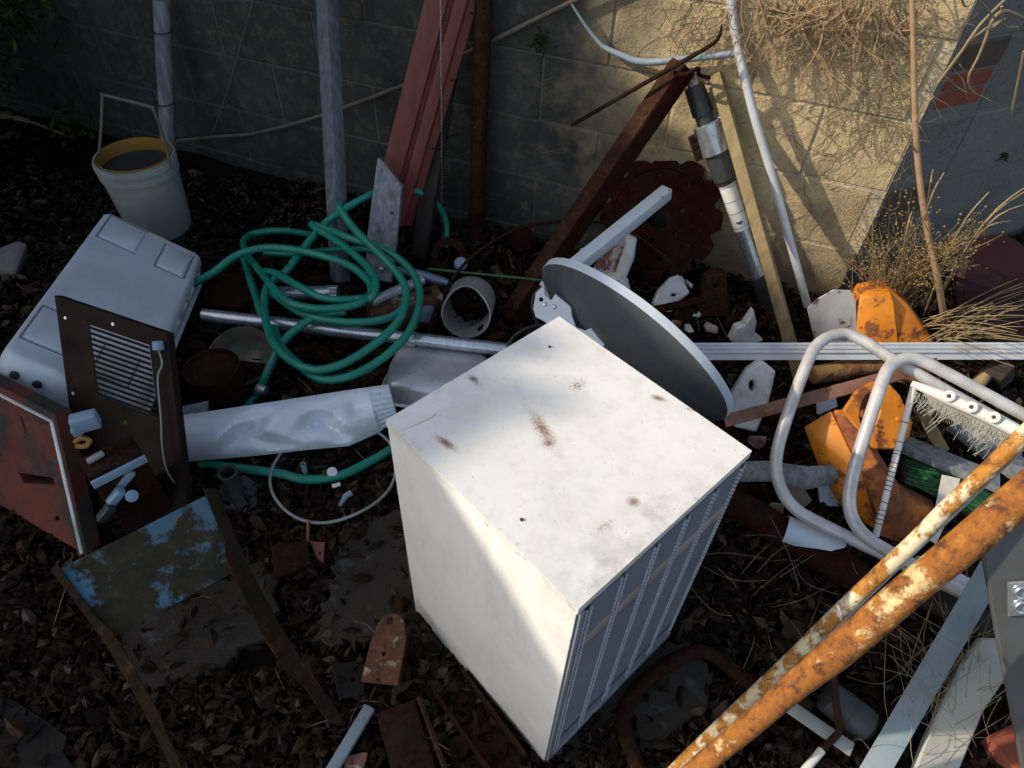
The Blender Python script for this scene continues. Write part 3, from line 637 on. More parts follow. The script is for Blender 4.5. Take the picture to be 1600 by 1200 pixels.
# electrical box
eb = thing('junction_box', Z(180, 790, 0), 'rusted electrical box with pale connectors between the red door and louvred panel', 'electrical box')
e1, e2 = Z(138, 748, .34), Z(222, 706, .34)
ex_ = (e2-e1).normalized(); ey_ = (up.cross(ex_)).normalized()
G().box((e1+e2)/2+ey_*.035-up*.165, ex_*(e2-e1).length/2, ey_*.035, up*.165).build('case', m_rustdark, eb, bevel=.003)
G().box((e1+e2)/2-ey_*.004-up*.02, ex_*.06, ey_*.004, up*.011).build('terminal_strip', m_bluewhite, eb, bevel=.002)
for i, (px, py) in enumerate(((205, 735), (190, 765), (175, 790), (212, 755))):
    p = Z(px, py, .30-.025*i); G().beam(p, p+V((-.03, -.02, -.03)), .022, .02).build('connector', m_bluewhite if i < 2 else m_dgrey, eb, bevel=.003)
p = Z(206, 775, .26); G().lathe([(.014, 0), (.014, .008), (.005, .009), (.005, .03)], p, (CAM-p).normalized(), 16).build('post', m_bluewhite, eb)
G().beam(Z(136, 722, .35), Z(162, 707, .35), .014, .012).build('fuse', m_bucket, eb, bevel=.004)
jb = thing('plastic_switch_box', Z(130, 690, 0), 'small pale blue plastic box on top of the electrical box', 'box')
G().beam(Z(112, 664, .43), Z(154, 653, .43), .03, .04).build('body', m_bluewhite, jb, bevel=.004)
G().beam(Z(112, 675, .41), Z(128, 670, .41), .02, .02).build('tab', m_bluewhite, jb, bevel=.002)
tube('coil', [Z(118, 690, .37), Z(128, 684, .385), Z(140, 688, .38), Z(134, 697, .37), Z(120, 697, .365)], .006, m_yellowpl, jb, n=7)

# blue rusted stand: a plate with two long legs
bA, bB, bC, bD = Z(85, 893, .27), Z(338, 766, .27), Z(386, 882, .19), Z(166, 1002, .19)
bst = thing('steel_stand', Z(300, 1000, 0), 'rusted blue metal stand with two long legs on the leaves at lower left', 'stand')
bpl2 = plane3(bA, bB, bD); pts = []
for j in range(9):
    for i in range(13):
        u, v = i/12, j/8; p = (bA*(1-u)+bB*u)*(1-v)+(bD*(1-u)+bC*u)*v
        pts.append(p+bpl2[1]*(.012*math.sin(v*math.pi)*(1)+.004*noise.noise(p*12)))
pf = [(j*13+i, j*13+i+1, (j+1)*13+i+1, (j+1)*13+i) for j in range(8) for i in range(12)]
n0 = len(pts); pts += [p-bpl2[1]*.005 for p in pts]
pf += [tuple(i+n0 for i in reversed(f)) for f in list(pf)]
bo = [j*13 for j in range(9)]+[8*13+i for i in range(1, 13)]+[j*13+12 for j in range(7, -1, -1)]+[i for i in range(11, 0, -1)]
pf += [(bo[k], bo[(k+1) % len(bo)], bo[(k+1) % len(bo)]+n0, bo[k]+n0) for k in range(len(bo))]
G().add(pts, pf).build('plate', m_blueplate, bst, 50)
def strip(name, ps, ws, th, m, par, side, wd_):
    v = []; f = []
    for p, w in zip(ps, ws):
        for s_ in (0, 1):
            for t_ in (0, 1): v.append(p+side*th*t_-wd_*w*s_)
    for i in range(len(ps)-1):
        a, b = i*4, i*4+4
        f += [(a, b, b+2, a+2), (a+1, a+3, b+3, b+1), (a, a+1, b+1, b), (a+2, b+2, b+3, a+3)]
    f += [(0, 2, 3, 1), (len(v)-4, len(v)-3, len(v)-1, len(v)-2)]
    return G().add(v, f).build(name, m, par, 30, bevel=.0012, seg=1)
strip('leg', smooth([bB+V((.002, 0, .004)), bC+V((.002, 0, .012)), Z(440, 982, .13), Z(495, 1064, .075), Z(541, 1132, .03)], 4), [.03]*4+[.045]*4+[.05]*4+[.035]*4+[.02], .006, m_mossrust, bst, V((.5, -.2, .8)).normalized(), V((.78, .3, -.45)).normalized())
strip('leg', smooth([bA+V((-.004, 0, .004)), bD+V((-.004, 0, .01)), Z(205, 1075, .14), Z(245, 1150, .085), Z(275, 1215, .04)], 4), [.02]*4+[.03]*4+[.03]*4+[.025]*4+[.02], .006, m_mossrust, bst, V((-.5, .2, .8)).normalized(), V((-.78, -.3, -.45)).normalized())
# grey cast pipe flange
fl_ = thing('pipe_flange', Z(372, 780, 0), 'grey cast pipe stub on a square flange beside the blue stand', 'pipe flange')
fc = Z(357, 742, .11); fc.z = 0
G().lathe([(.028, .02), (.024, .03), (.022, .11), (.026, .112), (.026, .122), (.019, .122), (.018, .03)], fc, up, 24, False, False).build('stub', m_dgrey, fl_)
fb = plate('base', (Z(375, 775, .02), up), [(345, 765), (372, 738), (402, 758), (400, 790), (385, 800), (352, 795)], .018, m_dgrey, fl_, holes=[(388, 785, 4), (378, 752, 3)], bevel=.003)
for dx in (.022, -.022): G().beam(fc+V((dx, 0, .028)), fc+V((dx*2.2, -.01, .03)), .006, .03).build('web', m_dgrey, fl_, bevel=.002)
# rusty tin
tn = thing('rusty_tin', Z(332, 620, 0), 'dark rusted round tin with a sunken lid left of the bowl', 'tin')
tcx = Z(330, 573, .15); tcx.z = .0
G().lathe([(.078, 0), (.079, .01), (.077, .012), (.077, .138), (.081, .14), (.081, .15), (.076, .15), (.075, .136), (.02, .134), (.001, .134)], tcx, up, 36, True, False).build('body', m_rustdark, tn)
# bowl leaning
bw = thing('enamel_bowl', Z(385, 620, 0), 'stained ivory bowl standing on edge behind the rusty tin', 'bowl')
m_bowl = mat('stained_ivory', (.15, .135, .10), (.09, .08, .055), ns=9, rough=.35, dirt=.45, ds=8, bump=.1)
bwc = Z(376, 557, .10); bax = ((CAM-bwc).normalized()*.75+V((-.25, .1, .45))).normalized()
G().lathe([(.0, -.075), (.05, -.07), (.085, -.04), (.1, .0), (.103, .004), (.101, .007), (.096, .0), (.08, -.037), (.045, -.064), (.0, -.069)], bwc, bax, 36, False, False).build('body', m_bowl, bw)
# dark round drum lids and debris under the hose
for i, (px, py, z, r, lab) in enumerate(((365, 452, .06, .10, 'dark rusted drum lid partly under the left of the hose coil'), (520, 595, .03, .085, 'brown rusted disc on the ground under the lower hose loops'))):
    t_ = thing('drum_lid', Z(px, py, 0), lab, 'lid'); c = Z(px, py, z); c.z = 0
    G().lathe([(r, 0), (r, z-.008), (r*.98, z), (r*.9, z), (r*.88, z-.008), (.001, z-.006)], c, up, 32, True, False).build('disc', m_rustdark, t_)

# white crushed duct
dk = thing('sheet_metal_duct', Z(450, 690, 0), 'crushed white sheet metal duct with a crimped end in front of the hose', 'duct')
dL, dR = Z(279, 686, .11), Z(618, 628, .13); dd = (dR-dL).normalized(); dsd = dd.cross(up).normalized(); dup = dsd.cross(dd)
N_, M_ = 60, 36; vs = []; tops = [(277, 650), (430, 627), (560, 607), (607, 601)]; bots = [(284, 722), (400, 712), (480, 703), (545, 697), (592, 676), (622, 655)]
def along_px(ps, u):
    L_ = [math.dist(ps[i], ps[i+1]) for i in range(len(ps)-1)]; d = u*sum(L_)
    for i, l in enumerate(L_):
        if d <= l or i == len(L_)-1: f = d/l; return (ps[i][0]+(ps[i+1][0]-ps[i][0])*f, ps[i][1]+(ps[i+1][1]-ps[i][1])*f)
        d -= l
folds = [(.30, .55, .9, 1.5, .030), (.47, .95, -1.1, 1.3, .034), (.62, .55, 1.3, 1.0, .030), (.74, .9, -.7, 1.5, .030), (.82, .35, 1.6, .8, .02)]
for i in range(N_+1):
    u = i/N_; T0 = Z(*along_px(tops, u), .15); B0 = Z(*along_px(bots, u), .05); nrm = (T0-B0).cross(dd).normalized()
    if nrm.z < 0: nrm = -nrm
    crimp = u > .91
    for k in range(M_):
        f_ = k/(M_/2)
        if f_ <= 1: v = f_; p = T0+(B0-T0)*v; h = .040*math.sin(math.pi*v)**.8
        else: v = 2-f_; p = T0+(B0-T0)*v; h = -.030*math.sin(math.pi*v)**.8
        if f_ <= 1 and not crimp:
            for (fu, fv, ang_, ln_, dep) in folds:
                a = (u-fu)*4.2; b2 = v-fv; x_ = a*math.cos(ang_)+b2*math.sin(ang_); y_ = -a*math.sin(ang_)+b2*math.cos(ang_)
                w_ = max(0, 1-abs(x_)/.26)*max(0, 1-abs(y_/ln_*1.5)); h -= 1.5*dep*w_*math.sin(math.pi*min(1, max(0, v+.05)))
        if crimp: h = h*.75+.0035*(1 if k % 2 else -1)
        vs.append(p+nrm*h)
G().add(vs, [(i*M_+k, i*M_+(k+1) % M_, (i+1)*M_+(k+1) % M_, (i+1)*M_+k) for i in range(N_) for k in range(M_)]).build('shell', mat('white_zinc_sheet', (.76, .81, .87), (.70, .75, .82), ns=5, rough=.26, metal=.12, dirt=.12, bump=.03), dk, 22)
G().beam(dL+dsd*-.05-dd*.0+up*.02+V((0, .03, 0)), dL+dd*.07+V((0, .035, .02))+dsd*-.05, .05, .003).build('seam_flap', m_galv, dk)
# pan
pn = thing('baking_pan', Z(680, 600, 0), 'upturned dull aluminium pan left of the white cabinet', 'pan')
pe = (Z(735, 588, .1)-Z(625, 572, .1)).normalized(); pe.z = 0; pe.normalize(); pf_ = up.cross(pe)
pcn = Z(684, 578, .09)+pf_*.0; pcn.z = 0
loft([rrect(pcn+up*z, pe, pf_, a, b, r) for z, a, b, r in ((.028, .172, .122, .05), (.033, .174, .124, .05), (.036, .165, .115, .045), (.085, .152, .102, .045), (.098, .146, .096, .042), (.103, .136, .086, .036), (.1035, .05, .03, .01))], 'shell', m_alu, pn, 50)
beam('packing_board', pcn+pe*-.12+up*.01, pcn+pe*.12+up*.01, .14, .035, m_brownwood, pn)
# long galvanised pipe
stp = thing('steel_pipe', Z(560, 540, 0), 'long galvanised steel pipe running under the hose to the cabinet', 'pipe')
G().sweep([Z(318, 492, .11), Z(560, 520, .12), Z(800, 547, .13), Z(870, 555, .13)], .021, 18).build('tube', m_galv, stp)
G().lathe([(.0245, -.012), (.0255, 0), (.0245, .012)], Z(645, 530, .1225), (Z(800, 547, .13)-Z(560, 520, .12)).normalized(), 18).build('collar', m_galv, stp)
# short ivory pipe, open end towards the viewer
ip = thing('plastic_pipe_stub', Z(735, 500, 0), 'short wide plastic pipe with a broken open end beside the cabinet', 'pipe')
ic = Z(728, 492, .13); iax = ((CAM-ic).normalized()*.8+V((-.1, -.15, -.25))).normalized(); ib = V((1, 0, 0)); ib = (ib-iax*ib.dot(iax)).normalized(); ie = iax.cross(ib)
n_ = 40; vs = []
for zz_, rr in ((-.16, .083), (0, .083), (0, .078), (-.16, .078)):
    for k in range(n_):
        t = 2*math.pi*k/n_; br_ = -.06*max(0, math.sin(t-.2))**3 if zz_ == 0 else 0
        vs.append(ic+iax*(zz_+br_)+(ib*math.cos(t)+ie*math.sin(t)*1.0)*rr)
G().add(vs, [(i*n_+k, i*n_+(k+1) % n_, ((i+1) % 4)*n_+(k+1) % n_, ((i+1) % 4)*n_+k) for i in range(4) for k in range(n_)]).build('tube', mat('dull_ivory_plastic', (.34, .35, .32), (.27, .27, .25), rough=.5, dirt=.4, bump=.1), ip, 40)
# peeling can
pc = thing('paint_can', Z(640, 510, 0), 'rectangular can with peeling white paint and rust behind the steel pipe', 'can')
k1, k2 = Z(575, 480, .17), Z(688, 452, .17); kd = (k2-k1).normalized(); ks = up.cross(kd)
G().box((k1+k2)/2-up*.06, kd*(k2-k1).length/2, ks*.035, up*.06).build('body', m_fleckpaint, pc, bevel=.008)
kc = (k1+k2)/2+kd*.06-ks*.036-up*.06
plate('round_label', (kc, -ks), [kc+kd*.035*math.cos(t*.26)+up*.035*math.sin(t*.26) for t in range(24)], .002, m_bluewhite, pc, px=False, bevel=.0003)
G().lathe([(.014, 0), (.014, .014), (.01, .016)], (k1+k2)/2+kd*.08, up, 16).build('cap', m_rust, pc)
sq = thing('squeezed_tube', Z(655, 432, 0), 'squeezed pale blue metal tube behind the peeling can', 'tube')
G().sweep(smooth([Z(618, 418, .12), Z(650, 428, .13), Z(700, 442, .12)], 4), [.004, .008, .012, .015, .017, .018, .018, .016, .012], 12, flat=.6).build('body', mat('blue_foil', (.25, .33, .42), (.18, .24, .31), rough=.35, metal=.5, dirt=.3, bump=.1), sq)
tn2 = thing('silver_tube', Z(600, 470, 0), 'short silver metal tube poking out from under the green hose', 'tube')
G().sweep([Z(580, 472, .175), Z(660, 437, .175)], .017, 14).build('tube', m_alu, tn2)
cr_ = thing('crimped_tube', Z(480, 470, 0), 'crimped silver duct end lying inside the hose coil', 'duct')
vs = []; q1, q2 = Z(425, 458, .1), Z(528, 457, .11); qd = (q2-q1).normalized(); qs = qd.cross(up).normalized()
for i in range(13):
    for k in range(28):
        t = 2*math.pi*k/28; rr = .027*(1+(.06*(1 if k % 2 else -1) if i > 9 else 0)); vs.append(q1+(q2-q1)*i/12+qs*rr*math.cos(t)+up*rr*.8*math.sin(t))
G().add(vs, [(i*28+k, i*28+(k+1) % 28, (i+1)*28+(k+1) % 28, (i+1)*28+k) for i in range(12) for k in range(28)]).build('shell', m_galv, cr_)
# hose
def hz(pts): return [Z(300+x/3, 300+y/3, z) for x, y, z in pts]
H = [
 [(-160, 560, .03), (-60, 470, .07), (95, 380, .16), (200, 302, .2), (320, 264, .215), (450, 266, .22), (600, 296, .22), (740, 346, .22), (828, 420, .215), (838, 480, .21), (790, 520, .205), (690, 543, .20), (560, 545, .20), (450, 515, .20), (385, 455, .19), (330, 385, .17), (265, 300, .14), (240, 240, .1), (270, 203, .08), (340, 186, .08), (440, 182, .08), (560, 200, .06)],
 [(700, 62, .32), (690, 70, .32), (760, 172, .29), (850, 262, .27), (945, 360, .25), (1000, 450, .235), (990, 560, .22), (930, 650, .205), (820, 740, .19), (700, 808, .18), (580, 834, .17), (480, 800, .17), (390, 720, .17), (347, 610, .17), (340, 500, .165), (362, 430, .17), (440, 372, .18), (520, 268, .2), (605, 165, .23), (690, 95, .26), (830, 16, .3), (950, -30, .3), (1080, 8, .26), (1150, 60, .2), (1192, 150, .12), (1184, 260, .05)],
 [(560, 150, .24), (640, 175, .245), (760, 222, .25), (880, 258, .245), (1000, 340, .235), (1058, 430, .22), (1064, 530, .205), (1020, 650, .19), (930, 750, .175), (800, 838, .16), (680, 878, .15), (580, 868, .145), (480, 790, .14), (415, 720, .14), (385, 640, .13)],
 [(560, 150, .24), (580, 168, .24), (660, 218, .235), (760, 292, .235), (838, 370, .235), (862, 430, .235), (842, 495, .23), (790, 500, .2), (700, 506, .2), (600, 492, .2), (500, 442, .2), (400, 385, .19), (345, 372, .17)],
 [(240, 300, .11), (270, 400, .12), (305, 510, .12), (325, 580, .11), (350, 640, .1)],
 [(372, 470, .16), (480, 548, .165), (580, 590, .17), (720, 610, .175), (850, 605, .18), (950, 578, .185), (1010, 520, .2)],
 [(300, 960, .02), (322, 915, .05), (352, 848, .09), (422, 708, .14), (520, 620, .16), (600, 578, .17), (720, 560, .18)],
 [(340, 285, .12), (500, 290, .14), (650, 270, .16), (800, 268, .17), (900, 290, .18)],
 [(300, 960, .02), (60, 1240, .03), (90, 1275, .03), (300, 1305, .035), (420, 1322, .035), (510, 1345, .035), (620, 1345, .035), (720, 1320, .035), (860, 1250, .035), (960, 1190, .03), (1100, 1130, .03)],
]
gh = G()
for i, h in enumerate(H): gh.sweep(smooth(hz(h), 8),   .0130 if i != 7 else .011, 12)
ho = gh.build('garden_hose', m_hose, None, 60); tag(ho, 'coiled green garden hose lying over the junk in front of the posts', 'hose')
he_ = Z(402, 606, .055); G().lathe([(.0165, 0), (.0175, .004), (.0175, .02), (.0155, .022), (.0155, .03), (.012, .03)], he_, Z(424, 614, .05)-he_, 16).build('coupling', m_galv, ho)
# metal hoop
hc = Z(522, 733, .05); hoop = tube('metal_hoop', [hc+V((.172*math.cos(t*.2618), .172*math.sin(t*.2618), .006*math.sin(t))) for t in range(24)], .0042, m_bucket, None, k=3, n=8, closed=True)
tag(hoop, 'thin pale metal hoop on the leaves left of the cabinet', 'hoop')
# bits inside the hoop
def bit(name, label, cat, fn): 
    o = fn(); tag(o, label, cat, 'plastic scraps in the hoop'); return o
bit('plastic_tube', 'short upright grey plastic tube above the lower green hose', 'plastic scrap', lambda: G().lathe([(.0075, 0), (.0075, .04), (.0055, .04), (.0055, .01)], Z(478, 740, .03), V((-.05, .1, 1)), 14).build('plastic_tube', m_bluewhite))
bit('plastic_disc', 'thin white plastic disc edge-on above the lower hose', 'plastic scrap', lambda: G().lathe([(.014, 0), (.014, .003)], Z(519, 737, .055), V((.2, -.9, .6)), 20).build('plastic_disc', m_white))
bit('plastic_chip', 'small white plastic chip just below the lower hose', 'plastic scrap', lambda: G().beam(Z(519, 760, .05), Z(532, 756, .05), .012, .004).build('plastic_chip', m_white, bevel=.001))
bit('plastic_plug', 'pale blue plastic wall plug inside the metal hoop', 'plastic scrap', lambda: G().sweep([Z(531, 790, .05), Z(540, 775, .055), Z(549, 770, .055)], [.004, .008, .009], 10).build('plastic_plug', m_bluewhite))
# red rod, red tab
rr_ = G().sweep([Z(482, 815, .07), Z(481, 847, .045)], .005, 8).build('red_rod', m_red); tag(rr_, 'short red metal rod sticking out below the hoop', 'rod')
rt = plate('red_tab', plane3(Z(485, 845, .05), Z(508, 848, .05), Z(500, 885, .02)), [(485, 846), (507, 848), (505, 880), (496, 872)], .004, m_red, holes=[(500, 864, 2)]); tag(rt, 'small red metal tab with a hole below the hoop', 'metal tab')
bb = G().hull([Z(x, y, z) for x, y, z in ((425, 850, .06), (480, 845, .06), (490, 880, .04), (430, 905, .03), (420, 900, 0), (485, 890, 0), (440, 850, 0))]).build('rusty_lump', m_rustdark, bevel=.006, jitter=.006); tag(bb, 'brown rusted lump right of the blue stand leg', 'scrap')
# stone
st_ = G().hull([Z(8, 408, .06)+V((random.uniform(-.075, .075), random.uniform(-.06, .06), random.uniform(-.06, .05))) for _ in range(26)]).build('stone', m_stone, bevel=.008, jitter=.01); tag(st_, 'pale stone at the left edge above the grey tub', 'stone')
# dark sheet bottom left
ds = plate('steel_sheet', (Z(50, 1150, .03), V((-.08, .03, 1)).normalized()), [(-60, 1060), (20, 1095), (70, 1125), (105, 1152), (98, 1175), (125, 1215), (-60, 1240)], .005, m_darksheet); tag(ds, 'dark flat metal sheet at the bottom left corner', 'sheet metal')

# ================================================================== AGAINST THE WALL
# grey post
po = thing('wooden_post', Z(530, 430, 0), 'tall weathered grey wooden post leaning on the wall above the hose', 'post')
G().beam(Z(532, 440, .02), WL.at(508, -60, .09), .058, .05, roll=R(38)).build('timber', m_grey, po, bevel=.003)
# red ribbed channel
rc = thing('metal_channel', Z(620, 330, 0), 'faded red ribbed metal channel leaning on the wall beside the grey post', 'channel')
ra, rb = Z(612, 345, .16), WL.at(722, -60, .08); rdv = (rb-ra).normalized()
rfx = (CAM-(ra+rb)/2); rfx = (rfx-rdv*rfx.dot(rdv)).normalized(); rsx = rdv.cross(rfx)
if rsx.dot(cr) < 0: rsx = -rsx
prof = [(-.08, -.02), (-.08, .012), (-.045, .02), (-.012, .02), (-.006, .004), (.004, .004), (.010, .016), (.026, .02), (.046, .018), (.054, .002), (.07, .0), (.08, -.004)]
vs = []
for e in (ra, rb):
    for t_ in (0, .003):
        for a, b in prof: vs.append(e+rsx*a+rfx*(b-t_))
n_ = len(prof); fs = []
for k in range(n_-1): fs += [(k, k+1, 2*n_+k+1, 2*n_+k), (n_+k, 3*n_+k, 3*n_+k+1, n_+k+1), (k, n_+k, n_+k+1, k+1), (2*n_+k, 2*n_+k+1, 3*n_+k+1, 3*n_+k)]
fs += [(0, 2*n_, 3*n_, n_), (n_-1, 2*n_-1, 4*n_-1, 3*n_-1)]
G().add(vs, fs).build('sheet', m_red, rc, 25)
for f_ in (.35, .62, .86): G().lathe([(.004, 0), (.004, .003)], ra+(rb-ra)*f_+rsx*.072+rfx*.001, rfx, 10).build('screw', m_rustdark, rc)
gb = thing('grey_board', Z(595, 440, 0), 'short pale weathered board with a slanted top in front of the red channel', 'board')
gpl = plane3(Z(590, 440, .05), Z(612, 442, .05), Z(606, 262, .40))
plate('board', gpl, [(592, 248), (598, 252), (628, 290), (626, 320), (612, 440), (572, 432), (577, 360)], .028, m_greyl, gb, bevel=.002)
G().lathe([(.006, 0), (.006, .004)], hit(612, 333, gpl[0]+gpl[1]*.013, gpl[1]), gpl[1], 10).build('nail_hole', m_black, gb)
G().lathe([(.008, 0), (.008, .008), (.004, .01)], hit(597, 420, gpl[0]+gpl[1]*.014, gpl[1]), gpl[1], 10).build('bolt', m_galv, gb)
db = beam('dark_board', Z(655, 400, .06), WL.at(700, 120, .05), .06, .03, m_brownwood); tag(db, 'dark narrow board leaning behind the red channel', 'board')
# rusted pole with collar
rp = thing('rusted_pole', Z(742, 430, 0), 'brown rusted iron pole with a collar standing against the wall', 'pole')
rq, rt_ = WL.at(742, 432, .10), WL.at(757, -60, .06)
G().sweep([rq+(rt_-rq)*t for t in (0, .22, .25, .27, .6, 1)], [.024, .026, .026, .03, .03, .03], 18).build('shaft', m_rust, rp)
for t, r in ((.225, .034), (.245, .036), (.265, .034)):
    G().lathe([(.02, -.006), (r, -.005), (r, .005), (.02, .006)], rq+(rt_-rq)*t, (rt_-rq), 20).build('collar', m_rustdark, rp)
ww = tube('hanging_wire', [WL.at(688, -10, .17), WL.at(690, 200, .2), WL.at(690, 372, .2)], .0022, m_galv, None, k=3, n=6); tag(ww, 'thin grey wire hanging down between the red channel and rusted pole', 'wire')
cb_ = tube('wall_cable', [WL.at(x, y, o) for x, y, o in ((255, 222, .03), (345, 213, .03), (400, 208, .03), (497, 182, .03), (630, 133, .03), (700, 97, .03), (760, 68, .03), (890, 4, .03), (960, -30, .03))], .0075, m_rope, None, k=5, n=8); tag(cb_, 'brown cable running diagonally up the block wall', 'cable')
wl2 = tube('twine', [WL.at(x, y, .02) for x, y in ((395, 0), (370, 90), (352, 150), (333, 205))], .002, m_rope, None, k=3, n=5); tag(wl2, 'thin grey cord slanting down the dark wall near the bucket', 'cord')
m_bent = mat('pale_blue_conduit', (.27, .34, .39), (.22, .28, .32), rough=.5, dirt=.35, bump=.1)
bl = thing('bent_conduit', WL.at(1000, 95, .04), 'bent pale blue plastic conduit on the wall above the rusted angle iron', 'conduit')
tube('pipe', [WL.at(x, y, .035) for x, y in ((893, 6), (915, 40), (936, 66), (948, 76), (975, 88), (993, 95), (1020, 97), (1080, 91), (1152, 83))], [.004, .005, .007, .008, .010, .011, .011, .0105, .0105], m_bent, bl, k=4, n=10)
rd_ = tube('iron_rod', [WL.at(893, 196, .16), WL.at(960, 157, .15), WL.at(1060, 100, .13), WL.at(1105, 74, .12), WL.at(1122, 60, .115), WL.at(1128, 38, .11)], [.006, .007, .007, .0065, .006, .002], m_rustdark, None, k=5, n=8); tag(rd_, 'dark iron rod with a hooked tip crossing in front of the wall', 'rod')
# angle iron
ai = thing('angle_iron', Z(830, 470, 0), 'brown rusted angle iron leaning from the ground to the wall', 'angle iron')
i0, i1 = Z(796, 500, .05), WL.at(1070, 100, .09)
idv = (i1-i0).normalized(); isx = idv.cross((CAM-(i0+i1)/2).normalized()).normalized(); isn = isx.cross(idv)
if isn.dot(CAM-i0) < 0: isn = -isn
if isx.dot(cr) < 0: isx = -isx
fa = (isx*.75+isn*.65).normalized(); fb2 = (-isx*.75+isn*.65).normalized()
i0b, i1b = i0-isx*.0, i1
g1 = G().box((i0+i1)/2+(-fa)*.028, idv*(i1-i0).length/2, fa*.028, fa.cross(idv).normalized()*.003); g1.build('flange', m_rust, ai, bevel=.001)
g2 = G().box((i0+i1)/2+(-fb2)*.028+isn*.0001, idv*(i1-i0).length/2*.998, fb2*.0279, fb2.cross(idv).normalized()*.003); g2.build('flange', m_rustred, ai, bevel=.001)
tt = thing('twisted_strap', WL.at(1055, 120, .1), 'small rusted strap twisted round the top of the angle iron', 'strap')
tube('strap', [i1+V((-.03, -.02, -.02)), i1+V((0, -.05, -.01)), i1+V((.035, -.03, .0)), i1+V((.05, -.0, -.03)), i1+V((.08, -.02, -.03))], .006, m_rustred, tt, k=5, n=7)
rp2 = beam('rusted_plank', Z(800, 485, .08), Z(872, 385, .16), .05, .012, m_rustred); tag(rp2, 'dark red rusted flat bar lying below the angle iron foot', 'flat bar')
rs_ = plate('red_reflector', (WL.at(815, 372, .14), WL.n), [(800, 358), (815, 352), (830, 358), (832, 385), (818, 392), (802, 388)], .006, m_rustred); tag(rs_, 'small dull red plate behind the arching black cable', 'plate')
# rusty coulter disc
dcx = WL.at(1030, 340, .10); dn = (WL.n*.75+V((0, 0, .5))+V((-.12, 0, 0))).normalized(); rd0 = .215
dex = (V((1, 0, 0))-dn*dn.x).normalized(); dey = dn.cross(dex)
def pd(r, t): return dcx+dex*r*math.cos(t)+dey*r*math.sin(t)
out = []
for k in range(12):
    t0 = 2*math.pi*k/12+.22
    for j in range(5): out.append(pd(rd0, t0+.12+.28*j/4))
    for j in range(1, 6):
        a = math.pi*j/6; c = t0+2*math.pi/12+.0; 
        out.append(pd(rd0-.028*math.sin(a), t0+.40+.245*j/6))
hl = [[pd(.042, 2*math.pi*k/20) for k in range(20)]]
for k in range(6):
    c = pd(.085, 1.05*k+.3); hl.append([c+dex*.0105*math.cos(t*.52)+dey*.0105*math.sin(t*.52) for t in range(12)])
for k in range(8):
    c = pd(.145, .785*k+.1); hl.append([c+dex*.009*math.cos(t*.52)+dey*.009*math.sin(t*.52) for t in range(12)])
disc = thing('notched_disc', V((dcx.x, dcx.y, 0)), 'large rusted steel disc with notched rim and bolt holes against the wall', 'disc')
dp = plate('disc', (dcx, dn), out, .012, m_rustred, disc, holes=hl, px=False, bevel=.002)
G().lathe([(.165, .006), (.168, .010), (.176, .010), (.18, .006)], dcx, dn, 40, False, False).build('ridge', m_rustred, dp)
# black strut
st2 = thing('black_strut', Z(1205, 520, 0), 'black metal strut with a steel clamp and white label leaning on the wall', 'strut')
s0, s1 = WL.at(1075, 108, .045), WL.at(1222, 545, .16); sdv = (s1-s0)
def sp(px_y): return (px_y-108)/(545-108)
def sat(t): return s0+sdv*t
# convert pixel rows to positions along the strut
def along(py):
    lo, hi = 0, 1
    for _ in range(40):
        md = (lo+hi)/2
        if proj(sat(md))[1] < py: lo = md
        else: hi = md
    return lo
def seg(name, y0, y1, r0_, r1_, m, n=20):
    a, b = sat(along(y0)), sat(along(y1)); return G().lathe([(r0_*.92, 0), (r0_, .002), (r1_, (b-a).length-.002), (r1_*.92, (b-a).length)], a, b-a, n).build(name, m, st2)
seg('tip', 100, 136, .014, .018, m_ceramrust); seg('sleeve', 134, 178, .031, .034, m_blackshiny); seg('neck', 177, 194, .028, .028, m_dgrey)
cl = seg('clamp', 192, 238, .044, .044, m_galv, 28); seg('barrel', 237, 280, .036, .036, mat('dark_grey_paint', (.05, .052, .052), (.04, .04, .04), rough=.4, dirt=.3, bump=.05))
seg('collar', 279, 286, .032, .032, m_black); lb = seg('label', 285, 358, .027, .026, m_white); seg('rod', 357, 432, .0235, .023, m_galv); seg('foot', 431, 545, .028, .02, m_black)
sdn = sdv.normalized(); sside = sdn.cross((CAM-s0).normalized()).normalized()
if sside.dot(cr) < 0: sside = -sside
for sg, y0, y1, m in ((1, 190, 232, m_galv), (-1, 200, 240, m_fleckpaint)):
    a, b = sat(along(y0)), sat(along(y1)); G().beam(a+sside*sg*.052, b+sside*sg*.052, .03, .008, up=(CAM-a).normalized()).build('ear', m, cl, bevel=.003)
    for f_ in ((.25, .75) if sg > 0 else (.2, .5, .8)):
        p = a+(b-a)*f_+sside*sg*.054+(CAM-a).normalized()*.004; G().lathe([(.008, 0), (.008, .01), (.004, .012)], p, (CAM-p).normalized(), 10).build('nut', m_rust if sg < 0 else m_galv, cl)
for py in (290, 312, 330, 352):
    p = sat(along(py)); G().lathe([(.0272, -.0008), (.0276, 0), (.0272, .0008)], p, sdn, 20, False, False).build('print_line', m_black, lb)
p = sat(along(345))+ (CAM-s0).normalized()*.0262; fn = (CAM-p).normalized(); fe = sside; fg = sdn
plate('print_mark', (p, fn), [p+fe*-.012, p+fg*-.008, p+fe*.012, p+fg*.008], .0012, m_black, lb, px=False, bevel=.0002)
# timber stake
sk = thing('timber_stake', Z(1248, 560, 0), 'long yellowish timber stake leaning on the wall beside the black strut', 'stake')
G().beam(WL.at(1118, 116, .022), Z(1250, 590, .04), .036, .03, up=WL.n).build('timber', m_stake, sk, bevel=.002)
